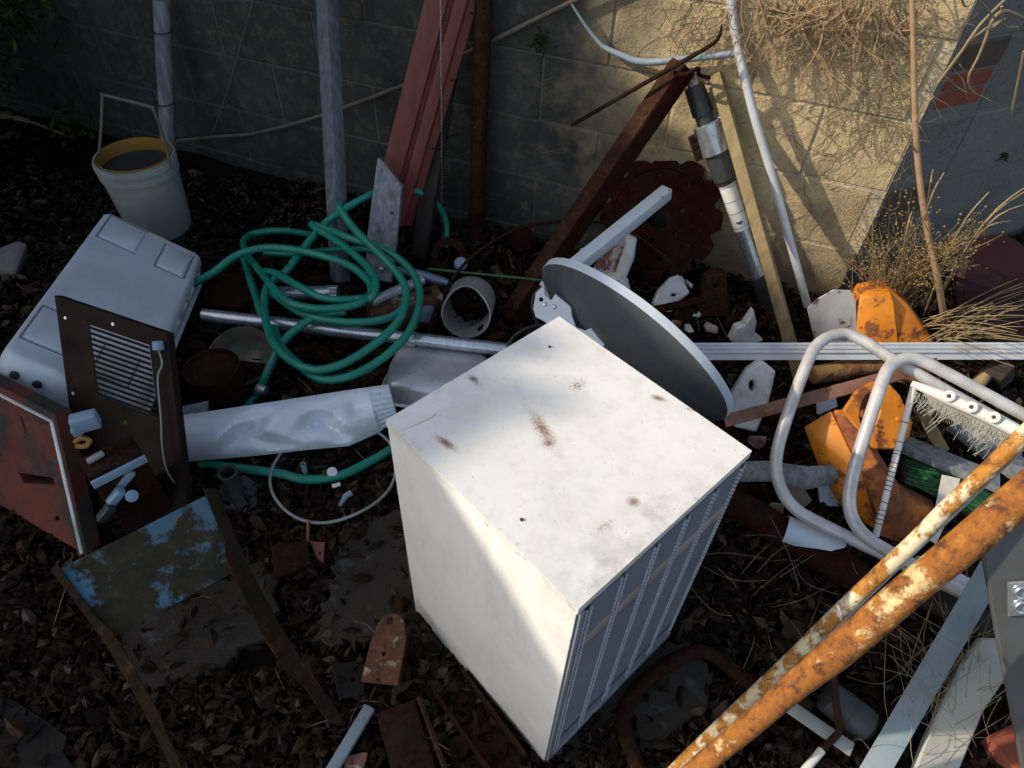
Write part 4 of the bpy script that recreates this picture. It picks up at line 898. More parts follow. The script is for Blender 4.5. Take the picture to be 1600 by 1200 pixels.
# galvanised conduit
gc = thing('steel_conduit', WL.at(1262, 478, .167), 'tall bent galvanised conduit pipe leaning on the sunlit wall', 'pipe')
tube('pipe', [WL.at(x, y, o) for x, y, o in ((1138, -50, .012), (1143, 0, .016), (1149, 50, .028), (1161, 110, .05), (1181, 190, .076), (1205, 270, .098), (1235, 380,   .133), (1262, 478, .167))], .0132, m_alupaint, gc, k=5, n=14)
# small things by the wall foot
sp_ = thing('toothed_sprocket', Z(700, 420, 0), 'rusted toothed sprocket standing at the foot of the rusted pole', 'sprocket')
spc = Z(702, 402, .1); spn = (CAM-spc).normalized()*.8+V((-.35, -.1, 0)); spn.normalize(); ea = spn.orthogonal().normalized(); eb_ = spn.cross(ea)
plate('wheel', (spc, spn), [spc+(ea*math.cos(2*math.pi*k/56)+eb_*math.sin(2*math.pi*k/56))*(.075 if k % 2 else .068) for k in range(56)], .01, m_rustdark, sp_, holes=[[spc+(ea*math.cos(2*math.pi*k/20)+eb_*math.sin(2*math.pi*k/20))*.045 for k in range(20)]], px=False)
wd_ = G().lathe([(.022, 0), (.024, .004), (.018, .01)], Z(720, 412, .12), (CAM-Z(720, 412, .12)), 18).build('bottle_top', m_bluewhite); tag(wd_, 'small pale round cap beside the sprocket', 'cap')
gr_ = tube('green_rod', [Z(668, 420, .17), Z(760, 429, .18), Z(848, 438, .19)], .0042, m_greenrod, None, k=3, n=8); tag(gr_, 'thin green rod lying level with the top of the dish', 'rod')
bc_ = tube('black_cable', [Z(664, 545, .08), Z(675, 500, .12), Z(690, 465, .15), Z(715, 425, .2), Z(745, 395, .24), Z(790, 366, .27), Z(840, 350, .29), Z(900, 346, .3), Z(960, 352, .28), Z(1010, 380, .24), Z(1050, 415, .2), Z(1085, 465, .12)], [.006]*8+[.004]*4, m_rustdark, None, k=5, n=8); tag(bc_, 'dark arching cable springing over the junk behind the dish', 'cable')
bc2 = tube('rubber_loop', [Z(790, 562, .11), Z(796, 535, .16), Z(815, 517, .19), Z(845, 508, .2), Z(880, 512, .19)], .0055, m_black, None, k=5, n=8); tag(bc2, 'black rubber loop beside the back corner of the cabinet', 'cable')
sb = tube('bare_wire', [Z(985, 362, .3), Z(1030, 392, .26), Z(1062, 425, .2), Z(1082, 456, .14)], .0025, m_rust, None, k=5, n=6); tag(sb, 'thin rusted wire curving in front of the notched disc', 'wire')

# ================================================================== BEHIND AND RIGHT OF THE DISH: castings, insulators
def cast(name, label, cat, pl, outline, th, m, holes=(), m2=None, group=None, bevel=.006):
    t_ = thing(name, V((pl[0].x, pl[0].y, 0)), label, cat, group); p = plate('body', pl, outline, th, m, t_, holes, bevel); return t_, p
ins = 'white ceramic insulators in the junk'
ip1 = plane3(Z(1140, 650, .12), Z(1185, 660, .12), Z(1190, 570, .26))
t_, p_ = cast('ceramic_insulator', 'large white ceramic insulator with a round hole right of the dish', 'insulator', ip1, [(1134, 634), (1146, 612), (1168, 578), (1184, 567), (1192, 568), (1206, 580), (1202, 600), (1194, 632), (1178, 668), (1150, 662), (1140, 652)], .05, m_ceramic, holes=[circ(1173, 601, 8, 12, 16)], group=ins)
G().hull([Z(1162, 600, .2)+V((random.uniform(-.014, .014), random.uniform(-.012, .012), random.uniform(-.012, .012))) for _ in range(14)]).build('plug', m_ceramrust, p_, bevel=.002)
ip2 = plane3(Z(1030, 480, .08), Z(1060, 480, .08), Z(1060, 435, .16))
cast('ceramic_insulator', 'white ceramic insulator in front of the notched disc foot', 'insulator', ip2, [(1022, 474), (1030, 455), (1048, 436), (1060, 432), (1078, 446), (1072, 458), (1060, 466), (1046, 484), (1030, 484)], .04, m_ceramic, holes=[circ(1051, 461, 7, 5, 14)], group=ins)
ip3 = plane3(Z(930, 425, .15), Z(975, 430, .15), Z(985, 370, .28))
t_, p_ = cast('ceramic_insulator', 'white ceramic insulator with a broken brown face beneath the dish arm', 'insulator', ip3, [(962, 432), (980, 380), (978, 366), (992, 374), (988, 402), (976, 432), (968, 440)], .035, m_ceramic, group=ins)
plate('broken_face', (ip3[0]-ip3[1]*.01, ip3[1]), [(926, 424), (946, 392), (978, 370), (980, 380), (962, 432), (950, 436)], .03, m_ceramrust, t_, bevel=.004)
ip4 = plane3(Z(955, 450, .16), Z(985, 455, .16), Z(975, 430, .22))
cast('ceramic_insulator', 'small white ceramic lump just behind the dish rim', 'insulator', ip4, [(952, 432), (968, 432), (978, 440), (981, 452), (966, 462), (955, 450)], .04, m_ceramic, group=ins)
ip5 = plane3(Z(1145, 530, .05), Z(1178, 530, .05), Z(1172, 492, .14))
cast('ceramic_insulator', 'pointed broken ceramic piece beside the foot of the black strut', 'insulator', ip5, [(1142, 527), (1150, 510), (1162, 506), (1174, 488), (1177, 500), (1174, 518), (1186, 528), (1176, 536), (1150, 536)], .04, m_ceramic, group=ins)
bk1 = plane3(Z(1095, 490, .05), Z(1135, 490, .05), Z(1130, 428, .19))
cast('steel_bracket', 'brown rusted steel bracket block standing behind the ceramic pieces', 'bracket', bk1, [(1092, 490), (1102, 432), (1112, 425), (1130, 427), (1135, 490)], .05, m_rust, holes=[circ(1116, 444, 6, 4, 12)])
fb1 = beam('flat_bar', Z(1022, 484, .17), Z(1101, 468, .17), .032, .008, m_rustred); tag(fb1, 'short dark red flat bar lying across the ceramic pieces', 'flat bar')
for i, (px, py, sz, lab) in enumerate(((1075, 515, .026, 'small broken ceramic shard left of the white cylinder'), (1112, 512, .03, 'stained ceramic cylinder shard beneath the bracket block'), (1090, 492, .022, 'stained ceramic chip under the red flat bar'), (1056, 505, .025, 'brown stained chip at the dish rim'), (1128, 545, .022, 'pale chip under the aluminium rail'), (1182, 690, .03, 'pale broken shard at the right corner of the cabinet'), (915, 395, .028, 'stained lump at the left of the dish arm'))):
    c = Z(px, py, .07 if py < 600 else .25); c.z = .06 if i != 6 else .2; c = Z(px, py, c.z)
    rn_ = random.Random(i); o = G().hull([c+V((rn_.uniform(-1, 1)*sz, rn_.uniform(-.6, .6)*sz, rn_.uniform(-.6, .6)*sz)) for _ in range(16)]).build('ceramic_shard', m_ceramrust if i % 2 else m_ceramic, bevel=.003); tag(o, lab, 'shard', 'broken ceramic shards')
for i in range(26):   # dark scrap that fills the heap behind the dish
    rn_ = random.Random(100+i); px, py = rn_.uniform(850, 1240), rn_.uniform(470, 560); z = rn_.uniform(.01, .05); c = Z(px, py, z)
    if i == 0: gsc = G()
    gsc.hull([c+V((rn_.uniform(-1, 1)*.05, rn_.uniform(-1, 1)*.04, rn_.uniform(-1, 1)*.03)) for _ in range(12)])
for i in range(46):
    rn_ = random.Random(300+i); px, py = rn_.uniform(310, 800), rn_.uniform(425, 590); c = Z(px, py, rn_.uniform(.01, .05))
    gsc.hull([c+V((rn_.uniform(-1, 1)*.045, rn_.uniform(-1, 1)*.035, rn_.uniform(-1, 1)*.03)) for _ in range(12)])
o = gsc.build('rubble', m_rustdark, jitter=.006); tag(o, 'dark rusted rubble heaped at the foot of the wall', 'rubble', kind='stuff')

# aluminium rail
ra_ = thing('aluminium_rail', Z(1330, 560, 0), 'long grooved white aluminium rail lying level across the right side', 'rail')
r1, r2 = Z(1068, 549, .22), Z(1680, 548, .24); rdv2 = (r2-r1).normalized(); rfu = (CAM-(r1+r2)/2); rfu = (rfu-rdv2*rfu.dot(rdv2)).normalized(); rsu = rfu.cross(rdv2)
if rsu.dot(cu) < 0: rsu = -rsu
prof = [(-.026, 0), (-.026, .016), (-.006, .016), (-.005, .022), (.002, .022), (.003, .019), (.006, .019), (.007, .023), (.014, .023), (.015, .020), (.018, .020), (.019, .023), (.025, .021), (.026, 0)]
n_ = len(prof); vs = [e+rsu*a+rfu*(b-.012) for e in (r1, r2) for a, b in prof]
G().add(vs, [(k, (k+1) % n_, n_+(k+1) % n_, n_+k) for k in range(n_)]+[tuple(range(n_)), tuple(range(2*n_-1, n_-1, -1))]).build('extrusion', m_alupaint, ra_, 20)
bk_ = beam('prop_block', Z(1560, 600, .0), Z(1560, 575, .19), .06, .06, m_brownwood, ra_)

# white rusted plate
wp = plate('white_plate', plane3(Z(1270, 535, .12), Z(1335, 535, .12), Z(1315, 455, .27)), [(1262, 482), (1276, 468), (1302, 453), (1328, 454), (1336, 470), (1338, 540), (1280, 560), (1270, 520)], .006, mat('chipped_white_paint', (.62, .6, .57), (.52, .5, .47), rough=.55, rust=.28, rs=13, dirt=.3, bump=.3)); tag(wp, 'chipped white metal plate at the foot of the conduit pipe', 'plate')
# orange castings
oc = thing('orange_casting', Z(1390, 560, 0), 'orange painted metal hood with rust patches at the foot of the sunlit wall', 'machine part')
oA = [Z(1326, 545, .10), Z(1332, 488, .2), Z(1346, 462, .26), Z(1392, 453, .28), Z(1398, 470, .27), Z(1405, 548, .14)]
oB = [Z(1392, 453, .28), Z(1420, 478, .24), Z(1466, 545, .13), Z(1405, 548, .14)]
bk_off = V((.03, .11, -.03))
G().hull([*oA, *[p+bk_off for p in oA]]).build('left_cheek', m_orange, oc, bevel=.008, jitter=.004)
G().hull([*oB, *[p+bk_off for p in oB]]).build('right_cheek', m_orange, oc, bevel=.006, jitter=.004)
orl = thing('orange_housing', Z(1340, 780, 0), 'orange rusted machine housing with an oval opening under the tube frame', 'machine part')
op1 = plane3(Z(1330, 645, .27), Z(1420, 665, .24), Z(1395, 750, .16))
pz = plate('flange', op1, [(1318, 642), (1338, 612), (1362, 598), (1384, 598), (1404, 620), (1422, 662), (1418, 680), (1398, 700), (1360, 700), (1335, 665)], .014, m_orange, orl, holes=[circ(1357, 642, 17, 31, 24, R(10))], bevel=.003)
plate('inner_tongue', (op1[0]-op1[1]*.035, op1[1]), [(1372, 625), (1384, 628), (1388, 675), (1372, 690), (1360, 660)], .012, m_orange, pz, bevel=.003)
plate('inner_tongue', (op1[0]-op1[1]*.055, op1[1]), [(1344, 610), (1360, 612), (1366, 690), (1348, 685)], .012, m_orangerust, pz, bevel=.003)
G().lathe([(.006, 0), (.006, .008), (.003, .009)], hit(1402, 655, op1[0]+op1[1]*.006, op1[1]), op1[1], 12).build('bolt', m_orange, pz)
lf_ = [Z(1254, 666, .2), Z(1298, 641, .26), Z(1345, 740, .19), Z(1372, 830, .06), Z(1318, 800, .04), Z(1280, 735, .12)]
G().hull([*lf_, *[p+V((.06, .04, -.05)) for p in lf_]]).build('left_face', m_orange, orl, bevel=.006, jitter=.004)
G().hull([Z(1300, 641, .262), Z(1320, 640, .275), Z(1400, 762, .18), Z(1412, 800, .1), Z(1372, 812, .1), Z(1345, 735, .19), *[p+V((.05, .05, -.05)) for p in (Z(1320, 640, .27), Z(1410, 780, .12), Z(1372, 812, .09))]]).build('rib', m_orangerust, orl, bevel=.005, jitter=.004)
G().hull([Z(1392, 765, .14), Z(1462, 800, .11), Z(1440, 860, .03), Z(1372, 838, .03), *[p+V((.03, .06, -.03)) for p in (Z(1392, 765, .13), Z(1462, 800, .1), Z(1440, 860, .03), Z(1372, 838, .03))]]).build('skirt', m_orangerust, orl, bevel=.004, jitter=.005)
ocy = thing('rusted_roller', Z(1300, 600, 0), 'rusted yellowish roller lying behind the tube frame', 'roller')
G().sweep([Z(1270, 586, .16), Z(1345, 572, .17), Z(1350, 571, .17), Z(1385, 568, .175), Z(1440, 590, .17)], [.028, .028, .031, .03, .026], 16).build('roller', mat('rusted_yellow_paint', (.34, .2, .06), (.25, .13, .05), rough=.7, rust=.45, rs=11, dirt=.4, bump=.3), ocy)
# tubular frame
fr_ = thing('tube_frame', Z(1400, 860, 0), 'white tubular metal furniture frame with two rounded loops on the right', 'furniture frame')
L1 = [(1500, 925, .10), (1385, 868, .13), (1290, 822, .15), (1243, 795, .16), (1219, 760, .175), (1213, 715, .21), (1230, 650, .28), (1262, 565, .36), (1276, 540, .375), (1296, 526, .38), (1322, 522, .38), (1348, 532, .38), (1392, 560, .37), (1440, 588, .35), (1510, 628, .32), (1640, 700, .28)]
L2 = [(1520, 935, .13), (1400, 868, .15), (1358, 842, .165), (1333, 812, .18), (1327, 775, .20), (1338, 722, .25), (1362, 645, .33), (1380, 592, .375), (1392, 571, .385), (1412, 561, .39), (1436, 562, .39), (1470, 578, .38), (1530, 610, .36), (1640, 670, .33)]
for Lp in (L1, L2): tube('loop', [Z(*p) for p in Lp], .0158, m_chairtube, fr_, k=5, n=14)
# rolled screen edge with eyelets
rs2 = thing('screen_roll', Z(1520, 660, 0), 'torn white screen edge with three eyelets beside the tube frame', 'screen')
q = [Z(1424, 599, .36), Z(1480, 622, .365), Z(1550, 654, .365), Z(1640, 700, .36)]
hem = tube('hem', q, [.008, .016, .017, .016], m_white, rs2, k=4, n=12)
for (px, py) in ((1483, 619), (1518, 636), (1553, 652)):
    p = Z(px, py, .382); nv = (CAM-p).normalized()
    G().lathe([(.011, 0), (.014, .003), (.009, .005), (.005, .003)], p, nv, 14, False, False).build('eyelet', m_white, hem); G().lathe([(.0052, .0), (.0052, .0025)], p, nv, 12).build('eyelet_hole', m_black, hem)
gfr = G(); rn_ = random.Random(5)
for i in range(150):
    f_ = rn_.random(); p = Z(1432+f_*165, 612+f_*80, .35); L_ = rn_.uniform(.015, .05)*(2 if rn_.random() < .15 else 1)
    gfr.sweep([p, p+V((rn_.gauss(0, .004), -.006, -L_*.6)), p+V((rn_.gauss(0, .012), -.012, -L_))], .0007, 3)
tag(gfr.build('frayed_threads', m_ghost, rs2, ang=0), kind='stuff')
plate('torn_web', plane3(Z(1440, 610, .35), Z(1590, 680, .35), Z(1540, 690, .27)), [(1438, 608), (1500, 632), (1600, 684), (1600, 700), (1560, 700), (1535, 675), (1528, 686), (1500, 664), (1480, 652), (1470, 646), (1460, 640)], .002, m_ghost, rs2, bevel=.0003)
# flat strip crossing the frame
fs1 = thing('flat_strip', Z(1300, 640, 0), 'long flat rusted strip crossing from the dish edge over the tube frame', 'strip')
G().beam(Z(1132, 658, .24), Z(1466, 568, .345), .034, .006, up=(V((0, -.6, .8)))).build('strip', mat('salmon_rust', (.30, .15, .10), (.2, .09, .06), rough=.8, rust=.35, rs=8, dirt=.35, bump=.3), fs1, bevel=.001)
# wire-wrapped rod
wrd = thing('wrapped_rod', Z(1375, 835, 0), 'thin white rod bound with black wire rings beside the orange housing', 'rod')
a, b = Z(1428, 603, .34), Z(1368, 838, .1); G().sweep([a, b], .0085, 12).build('rod', m_white, wrd)
rn_ = random.Random(9)
for f_ in (.25, .38, .44, .46, .52, .55, .58, .61, .64, .67, .7, .78, .83, .86, .89, .92):
    G().lathe([(.0088, -.001), (.0104, 0), (.0088, .001)], a+(b-a)*f_, (b-a)+V((rn_.uniform(-.05, .05), 0, 0)), 12, False, False).build('ring', m_black, wrd)
# weathered board, broom, wood offcut under the frame
bdw = beam('weathered_board', Z(1408, 692, .13), Z(1560, 755, .13), .075, .02, m_greyl, roll=R(12)); tag(bdw, 'weathered grey board lying under the yellow pole', 'board')
bdw2 = beam('weathered_board', Z(1495, 660, .1), Z(1600, 740, .1), .09, .02, m_greyl); tag(bdw2, 'pale board under the torn screen edge', 'board')
wo = beam('wood_offcut', Z(1438, 640, .2), Z(1474, 705, .12), .03, .02, m_stake, up=V((0, -1, .3))); tag(wo, 'short pale wood offcut standing between the boards', 'wood offcut')
wo2 = tube('wood_stub', [Z(1520, 610, .1), Z(1545, 580, .16)], .02, m_stake, None, k=1, n=10); tag(wo2, 'round wood stub beyond the white pipe', 'wood stub')
brm = thing('broom', Z(1480, 780, 0), 'green bristled broom head lying under the yellow poles', 'broom')
gb2 = G(); rn_ = random.Random(3)
for i in range(150):
    v_ = rn_.random(); p = Z(1412+rn_.uniform(0, 14), 708+v_*48, .085+rn_.uniform(0, .03)); q = Z(1540+rn_.uniform(-20, 20), 765+v_*48+rn_.gauss(0, 4), .06+rn_.uniform(0, .04)); m_ = (p+q)/2+V((rn_.gauss(0, .006), rn_.gauss(0, .006), .012)); gb2.sweep([p, m_+V((0, 0, rn_.uniform(-.012, .02))), q], .0008, 3)
tag(gb2.build('bristles', m_bristle, brm, ang=0), kind='stuff')
G().beam(Z(1408, 712, .09), Z(1420, 762, .08), .03, .03).build('head', m_brownwood, brm, bevel=.004)
wn_ = plate('wire_net', plane3(Z(1470, 740, .15), Z(1500, 745, .15), Z(1455, 830, .1)), [(1472, 742), (1500, 748), (1486, 800), (1462, 850), (1446, 840), (1462, 790)], .002, m_ghost, bevel=.0003); tag(wn_, 'scrap of pale mesh sheet hanging over the broom', 'mesh')
# red rusted pipe, log, shell, cartons
rpp = thing('rusted_pipe', Z(1230, 840, 0), 'thick dark red rusted pipe on the ground right of the cabinet', 'pipe')
G().sweep([Z(1118, 770, .06), Z(1230, 835, .06), Z(1345, 905, .055)], .042, 18).build('pipe', m_rustred, rpp)
lg = thing('grey_log', Z(1230, 750, 0), 'split grey weathered timber with a pointed end beside the cabinet', 'timber')
G().sweep([Z(1150, 735, .14), Z(1200, 738, .145), Z(1260, 742, .14), Z(1300, 742, .135), Z(1322, 736, .135)], [.028, .03, .027, .022, .003], 10, flat=.45).build('timber', m_greyl, lg, jitter=.018)
pvc = thing('plastic_shell', Z(1260, 840, 0), 'broken half pipe of white plastic under the tube frame', 'pipe')
q1, q2 = Z(1226, 826, .09), Z(1306, 858, .08); qd = (q2-q1).normalized(); qs = qd.cross(up).normalized(); vs = []
for i in range(9):
    for k in range(15):
        t = math.pi*(k/14*1.1-.05); u_ = i/8; rr = .036*(1-.15*u_); cut = max(0, 1-u_*(.6+.5*math.sin(t*2+1)))
        vs.append(q1+(q2-q1)*u_*(1-.12*math.sin(t*3)*(u_ > .9))+qs*rr*math.cos(t)+up*rr*math.sin(t))
n0 = len(vs); fs = [(i*15+k, i*15+k+1, (i+1)*15+k+1, (i+1)*15+k) for i in range(8) for k in range(14)]
vs += [v*1.0-up*.0025 for v in vs]; fs += [tuple(reversed([i+n0 for i in f])) for f in list(fs)]
G().add(vs, fs).build('shell', m_dishl, pvc, 50)
ct = thing('torn_carton', Z(1235, 790, 0), 'torn brown cardboard scrap under the first loop of the tube frame', 'carton')
plate('flap', plane3(Z(1228, 790, .05), Z(1268, 780, .05), Z(1245, 752, .1)), [(1226, 756), (1242, 750), (1252, 758), (1268, 782), (1250, 798), (1230, 790), (1222, 775)], .004, m_card, ct)
plate('flap', plane3(Z(1190, 800, .03), Z(1228, 800, .06), Z(1215, 785, .08)), [(1190, 800), (1206, 786), (1226, 788), (1222, 806), (1200, 812)], .004, m_card, ct)
wh = plate('white_tile', plane3(Z(1282, 790, .03), Z(1316, 790, .03), Z(1300, 755, .08)), [(1278, 756), (1298, 755), (1310, 770), (1320, 790), (1295, 790), (1281, 784)], .008, m_dishl); tag(wh, 'flat white tile piece below the orange housing', 'tile')
wh2 = plate('white_tile', plane3(Z(1275, 645, .15), Z(1305, 640, .15), Z(1290, 615, .2)), [(1278, 618), (1303, 614), (1306, 634), (1278, 646)], .012, m_dishl); tag(wh2, 'white tile piece behind the orange housing and flat strip', 'tile')
# plum oval seat at the right edge
sd_ = thing('oval_seat', Z(1560, 530, 0), 'dark plum oval seat pad standing at the right edge', 'seat pad')
spl = plane3(Z(1510, 530, .1), Z(1620, 530, .1), Z(1570, 378, .34))
plate('pad', spl, circ(1558, 458, 60, 84, 40, R(-6)), .05, m_plum, sd_, bevel=.016)
for i, (px, py, lab) in enumerate(((1580, 570, 'small brown wood chip near the right edge under the rail'), (1530, 575, 'reddish rusted scrap under the right end of the rail'))):
    o = G().beam(Z(px-25, py, .06), Z(px+25, py+6, .06), .04, .015).build('wood_chip', m_rustred, bevel=.003); tag(o, lab, 'scrap')

# ================================================================== LOWER RIGHT
def Dp(x, y, d): return CAM+ray(x, y)*d
yp = thing('rusted_pole', Z(1120, 1195, 0), 'thick rusted yellow pole rising from bottom centre to the right edge', 'pole')
ya, yb = Dp(1092, 1200, 1.18), Dp(1660, 722, .97)
ya = ya+(ya-yb)*(ya.z-.02)/(yb.z-ya.z) if ya.z > .03 else ya
yL = (yb-ya).length; y0_ = (Dp(1215, 1090, 1.14)-ya).length/yL
rk = [(0, .0182), (y0_-.10, .0182), (y0_-.02, .019), (y0_+.04, .0215), (y0_+.11, .0248), (1, .0254)]
def rat(t):
    for (a, b), (c, d) in zip(rk, rk[1:]):
        if t <= c: return b+(d-b)*(t-a)/(c-a)
    return rk[-1][1]
G().sweep([ya+(yb-ya)*(k/70) for k in range(71)], [rat(k/70)*(1+.018*noise.noise(V((k*.23, 0, 7)))) for k in range(71)], 28).build('pipe', m_ypole, yp, 60, jitter=.0022)
yp2 = thing('rusted_pole', Z(1100, 1170, 0), 'thinner chipped cream pole lying beside the thick yellow pole', 'pole')
yc, yd = Dp(1095, 1165, 1.32), Dp(1660, 622, 1.06)
yc = yc+(yc-yd)*(yc.z-.02)/(yd.z-yc.z)
G().sweep([yc+(yd-yc)*(k/60) for k in range(61)], .0132, 20).build('pipe', m_ypole2, yp2, 60, jitter=.002)
yb_ = G().beam(yc+(yd-yc)*.3+V((.015, .007, -.012)), yd+V((.015, .007, -.012)), .022, .006).build('side_strip', m_chairtube, yp2, bevel=.001)
ft = G(); p = ya+(yb-ya)*.44
sc1 = Dp(1311, 958, 1.09); leaf(ft, sc1, .034, .013, 2.1, .8, .5, .12)
o = ft.build('petal', m_white, ang=0); tag(o, 'small white petal stuck on the thick yellow pole', 'petal')
# grey panel at the right edge with a metal buckle
gp = thing('plastic_panel', Dp(1590, 1150, 1.3), 'dark grey flat panel standing at the lower right edge', 'panel')
gpl3 = plane3(Dp(1540, 850, 1.22), Dp(1700, 800, 1.17), Dp(1590, 1180, 1.36))
plate('sheet', gpl3, [(1533, 842), (1560, 815), (1720, 740), (1720, 1220), (1600, 1210), (1584, 1120), (1562, 1010)], .014, mat('grey_moulded_plastic', (.10, .103, .108), (.085, .088, .092), ns=5, rough=.42, dirt=.3, bump=.06), gp, bevel=.004)
bu = hit(1592, 935, gpl3[0]+gpl3[1]*.012, gpl3[1]); be1 = (hit(1592, 905, gpl3[0], gpl3[1])-hit(1592, 965, gpl3[0], gpl3[1])).normalized(); be2 = be1.cross(gpl3[1])
buo = thing('steel_buckle', bu, 'bright steel buckle with two loops fixed on the grey panel', 'buckle')
plate('back', (bu, gpl3[1]), [bu+be1*.035+be2*-.016, bu+be1*.035+be2*.03, bu-be1*.035+be2*.03, bu-be1*.035+be2*-.016], .006, m_galv, buo, px=False, bevel=.002)
for s_ in (.016, -.016):
    c = bu+be1*s_+gpl3[1]*.006+be2*.004; tube('loop', [c+be1*.011*math.cos(t*.52)+be2*.012*math.sin(t*.52) for t in range(12)], .0032, m_galv, buo, k=2, n=7, closed=True)
# blue-grey angle and cream rail
an = thing('steel_angle', Z(1440, 1150, 0), 'blue grey painted steel angle rising to the grey panel', 'angle iron')
a1, a2 = Z(1352, 1230, .05), Z(1562, 868, .26)
G().beam(a1, a2, .05, .005, up=V((-.5, -.45, .75))).build('flange', m_blueangle, an, bevel=.001)
sdx = (a2-a1).cross(V((-.5, -.45, .75))).normalized(); G().beam(a1+sdx*.024-V((0, 0, .024)), a2+sdx*.024-V((0, 0, .024)), .005, .045, up=V((-.5, -.45, .75))).build('flange', m_blueangle, an, bevel=.001)
crr = thing('cream_rail', Z(1500, 1100, 0), 'wide cream painted metal rail beside the blue grey angle', 'rail')
cpl = plane3(Z(1440, 1200, .05), Z(1500, 1200, .05), Z(1560, 960, .17))
plate('face', cpl, [(1418, 1230), (1444, 1160), (1500, 1040), (1530, 1000), (1556, 1000), (1570, 1025), (1570, 1050), (1530, 1110), (1480, 1230)], .02, m_cream, crr, holes=[(1562, 1033, 2.5)], bevel=.004)
# bars and a cylinder beneath the poles
gc2 = thing('grey_canister', Z(1350, 1140, 0), 'grey metal canister lying under the thick yellow pole', 'canister')
G().lathe([(.03, 0), (.036, .004), (.038, .05), (.036, .052), (.036, .056), (.038, .06), (.038, .1), (.03, .11)], Z(1290, 1085, .07), Z(1375, 1150, .04)-Z(1290, 1085, .07), 22).build('body', m_dgrey, gc2)
fl2 = beam('flat_bar', Z(1225, 1098, .055), Z(1332, 1172, .055), .032, .005, m_cream); tag(fl2, 'short cream flat bar crossing under the thick yellow pole', 'flat bar')
rr2 = thing('bent_rod', Z(1300, 1130, 0), 'bent rusty rod with a white tip below the thick yellow pole', 'rod')
tube('rod', [Z(1303, 1055, .12), Z(1306, 1100, .1), Z(1311, 1140, .08), Z(1304, 1152, .075), Z(1284, 1172, .06)], .0075, m_rust, rr2, k=4, n=9)
G().sweep([Z(1284, 1172, .06), Z(1256, 1205, .05)], .0085, 12).build('tip', m_white, rr2)
st3 = tube('pale_tube', [Z(1430, 880, .1), Z(1480, 900, .1), Z(1530, 925, .1)], .02, m_dishl, None, k=2, n=12); tag(st3, 'pale blue tube end between the yellow pole and grey panel', 'tube')
bd3 = beam('dark_board', Z(1435, 925, .05), Z(1560, 985, .06), .07, .02, m_brownwood); tag(bd3, 'dark board under the pale blue tube near the grey panel', 'board')
cl_ = beam('clay_brick', Z(1560, 1190, .04), Z(1610, 1165, .04), .09, .06, m_brick); tag(cl_, 'orange clay brick at the bottom right corner', 'brick')
# bent U pipe
ub = tube('bent_pipe', [Z(x, y, .04) for x, y in ((1012, 1225), (985, 1172), (974, 1122), (988, 1086), (1024, 1052), (1060, 1028), (1092, 1018), (1118, 1026), (1146, 1048), (1204, 1092))], .0165, m_rustdark, None, k=5, n=12); tag(ub, 'dark rusted bent pipe on the ground right of the cabinet foot', 'pipe')
# hitch bracket and plates left of the cabinet
hb = thing('hitch_bracket', Z(605, 1050, 0), 'rusted steel hitch bracket with flaking paint left of the cabinet foot', 'bracket')
hpl = plane3(Z(568, 1066, .07), Z(622, 1070, .07), Z(615, 962, .11))
plate('top', hpl, [(602, 962), (612, 960), (624, 962), (630, 972), (634, 1000), (628, 1030), (622, 1070), (566, 1064), (574, 1030), (582, 1000), (592, 975)], .012, m_fleckpaint, hb, holes=[circ(611, 970, 6, 7, 14), (600, 1022, 4.5), (582, 1018, 2.5), (592, 1062, 3)], bevel=.002)
plate('web', plane3(Z(624, 1070, .065), Z(636, 1000, .08), Z(640, 1000, .0)), [Z(622, 1070, .062), Z(634, 1000, .085), Z(634, 1000, .0), Z(622, 1070, .0)], .008, m_rustdark, hb, px=False)
G().lathe([(.02, 0), (.02, .03)], Z(625, 955, .02), V((.1, .9, .4)), 16).build('pin', m_rustdark, hb)
kp = thing('steel_plate', Z(545, 1070, 0), 'small dark steel plate with a hole beside the hitch bracket', 'plate')
plate('plate', (Z(545, 1065, .03), V((.1, 0, 1)).normalized()), [(520, 1040), (555, 1035), (572, 1040), (568, 1085), (530, 1092)], .01, m_darksheet, kp, holes=[(552, 1062, 5)], bevel=.002)
for i, (p0, p1, w, lab) in enumerate((((618, 1105, .04), (655, 1230, .04), .085, 'wide brown rusted plate at the bottom edge left of the cabinet'), ((700, 1062, .05), (800, 1200, .05), .03, 'rusted channel rail lying along the cabinet foot'))):
    if i == 0: o = beam('rusted_plate', Z(*p0), Z(*p1), w, .012, m_rustdark, up=V((.1, 0, 1))); tag(o, lab, 'plate')
    else:
        t_ = thing('steel_channel', Z(740, 1130, 0), lab, 'channel'); A2, B2 = Z(*p0), Z(*p1); sd2 = (B2-A2).cross(up).normalized()
        G().beam(A2-up*.03, B2-up*.03, .075, .006).build('web', m_rustdark, t_, bevel=.001)
        for s_ in (-1, 1): G().beam(A2+sd2*s_*.038-up*.012, B2+sd2*s_*.038-up*.012, .006, .036).build('flange', m_rustred if s_ > 0 else m_rustdark, t_, bevel=.001)
tr = tube('thin_bar', [Z(655, 1090, .05), Z(700, 1215, .05)], .006, m_rust, None, k=1, n=6); tag(tr, 'thin rusted bar between the brown plate and the channel', 'bar')
bs_ = beam('blue_lath', Z(578, 1105, .05), Z(512, 1215, .05), .024, .016, m_blueangle); tag(bs_, 'narrow blue grey lath at the bottom edge', 'lath')
bc3 = G().hull([Z(555, 1195, .03)+V((random.uniform(-.03, .03), random.uniform(-.03, .03), random.uniform(-.02, .015))) for _ in range(14)]).build('plaster_lump', m_ceramrust, bevel=.004); tag(bc3, 'white plaster lump beside the blue lath at the bottom edge', 'lump')

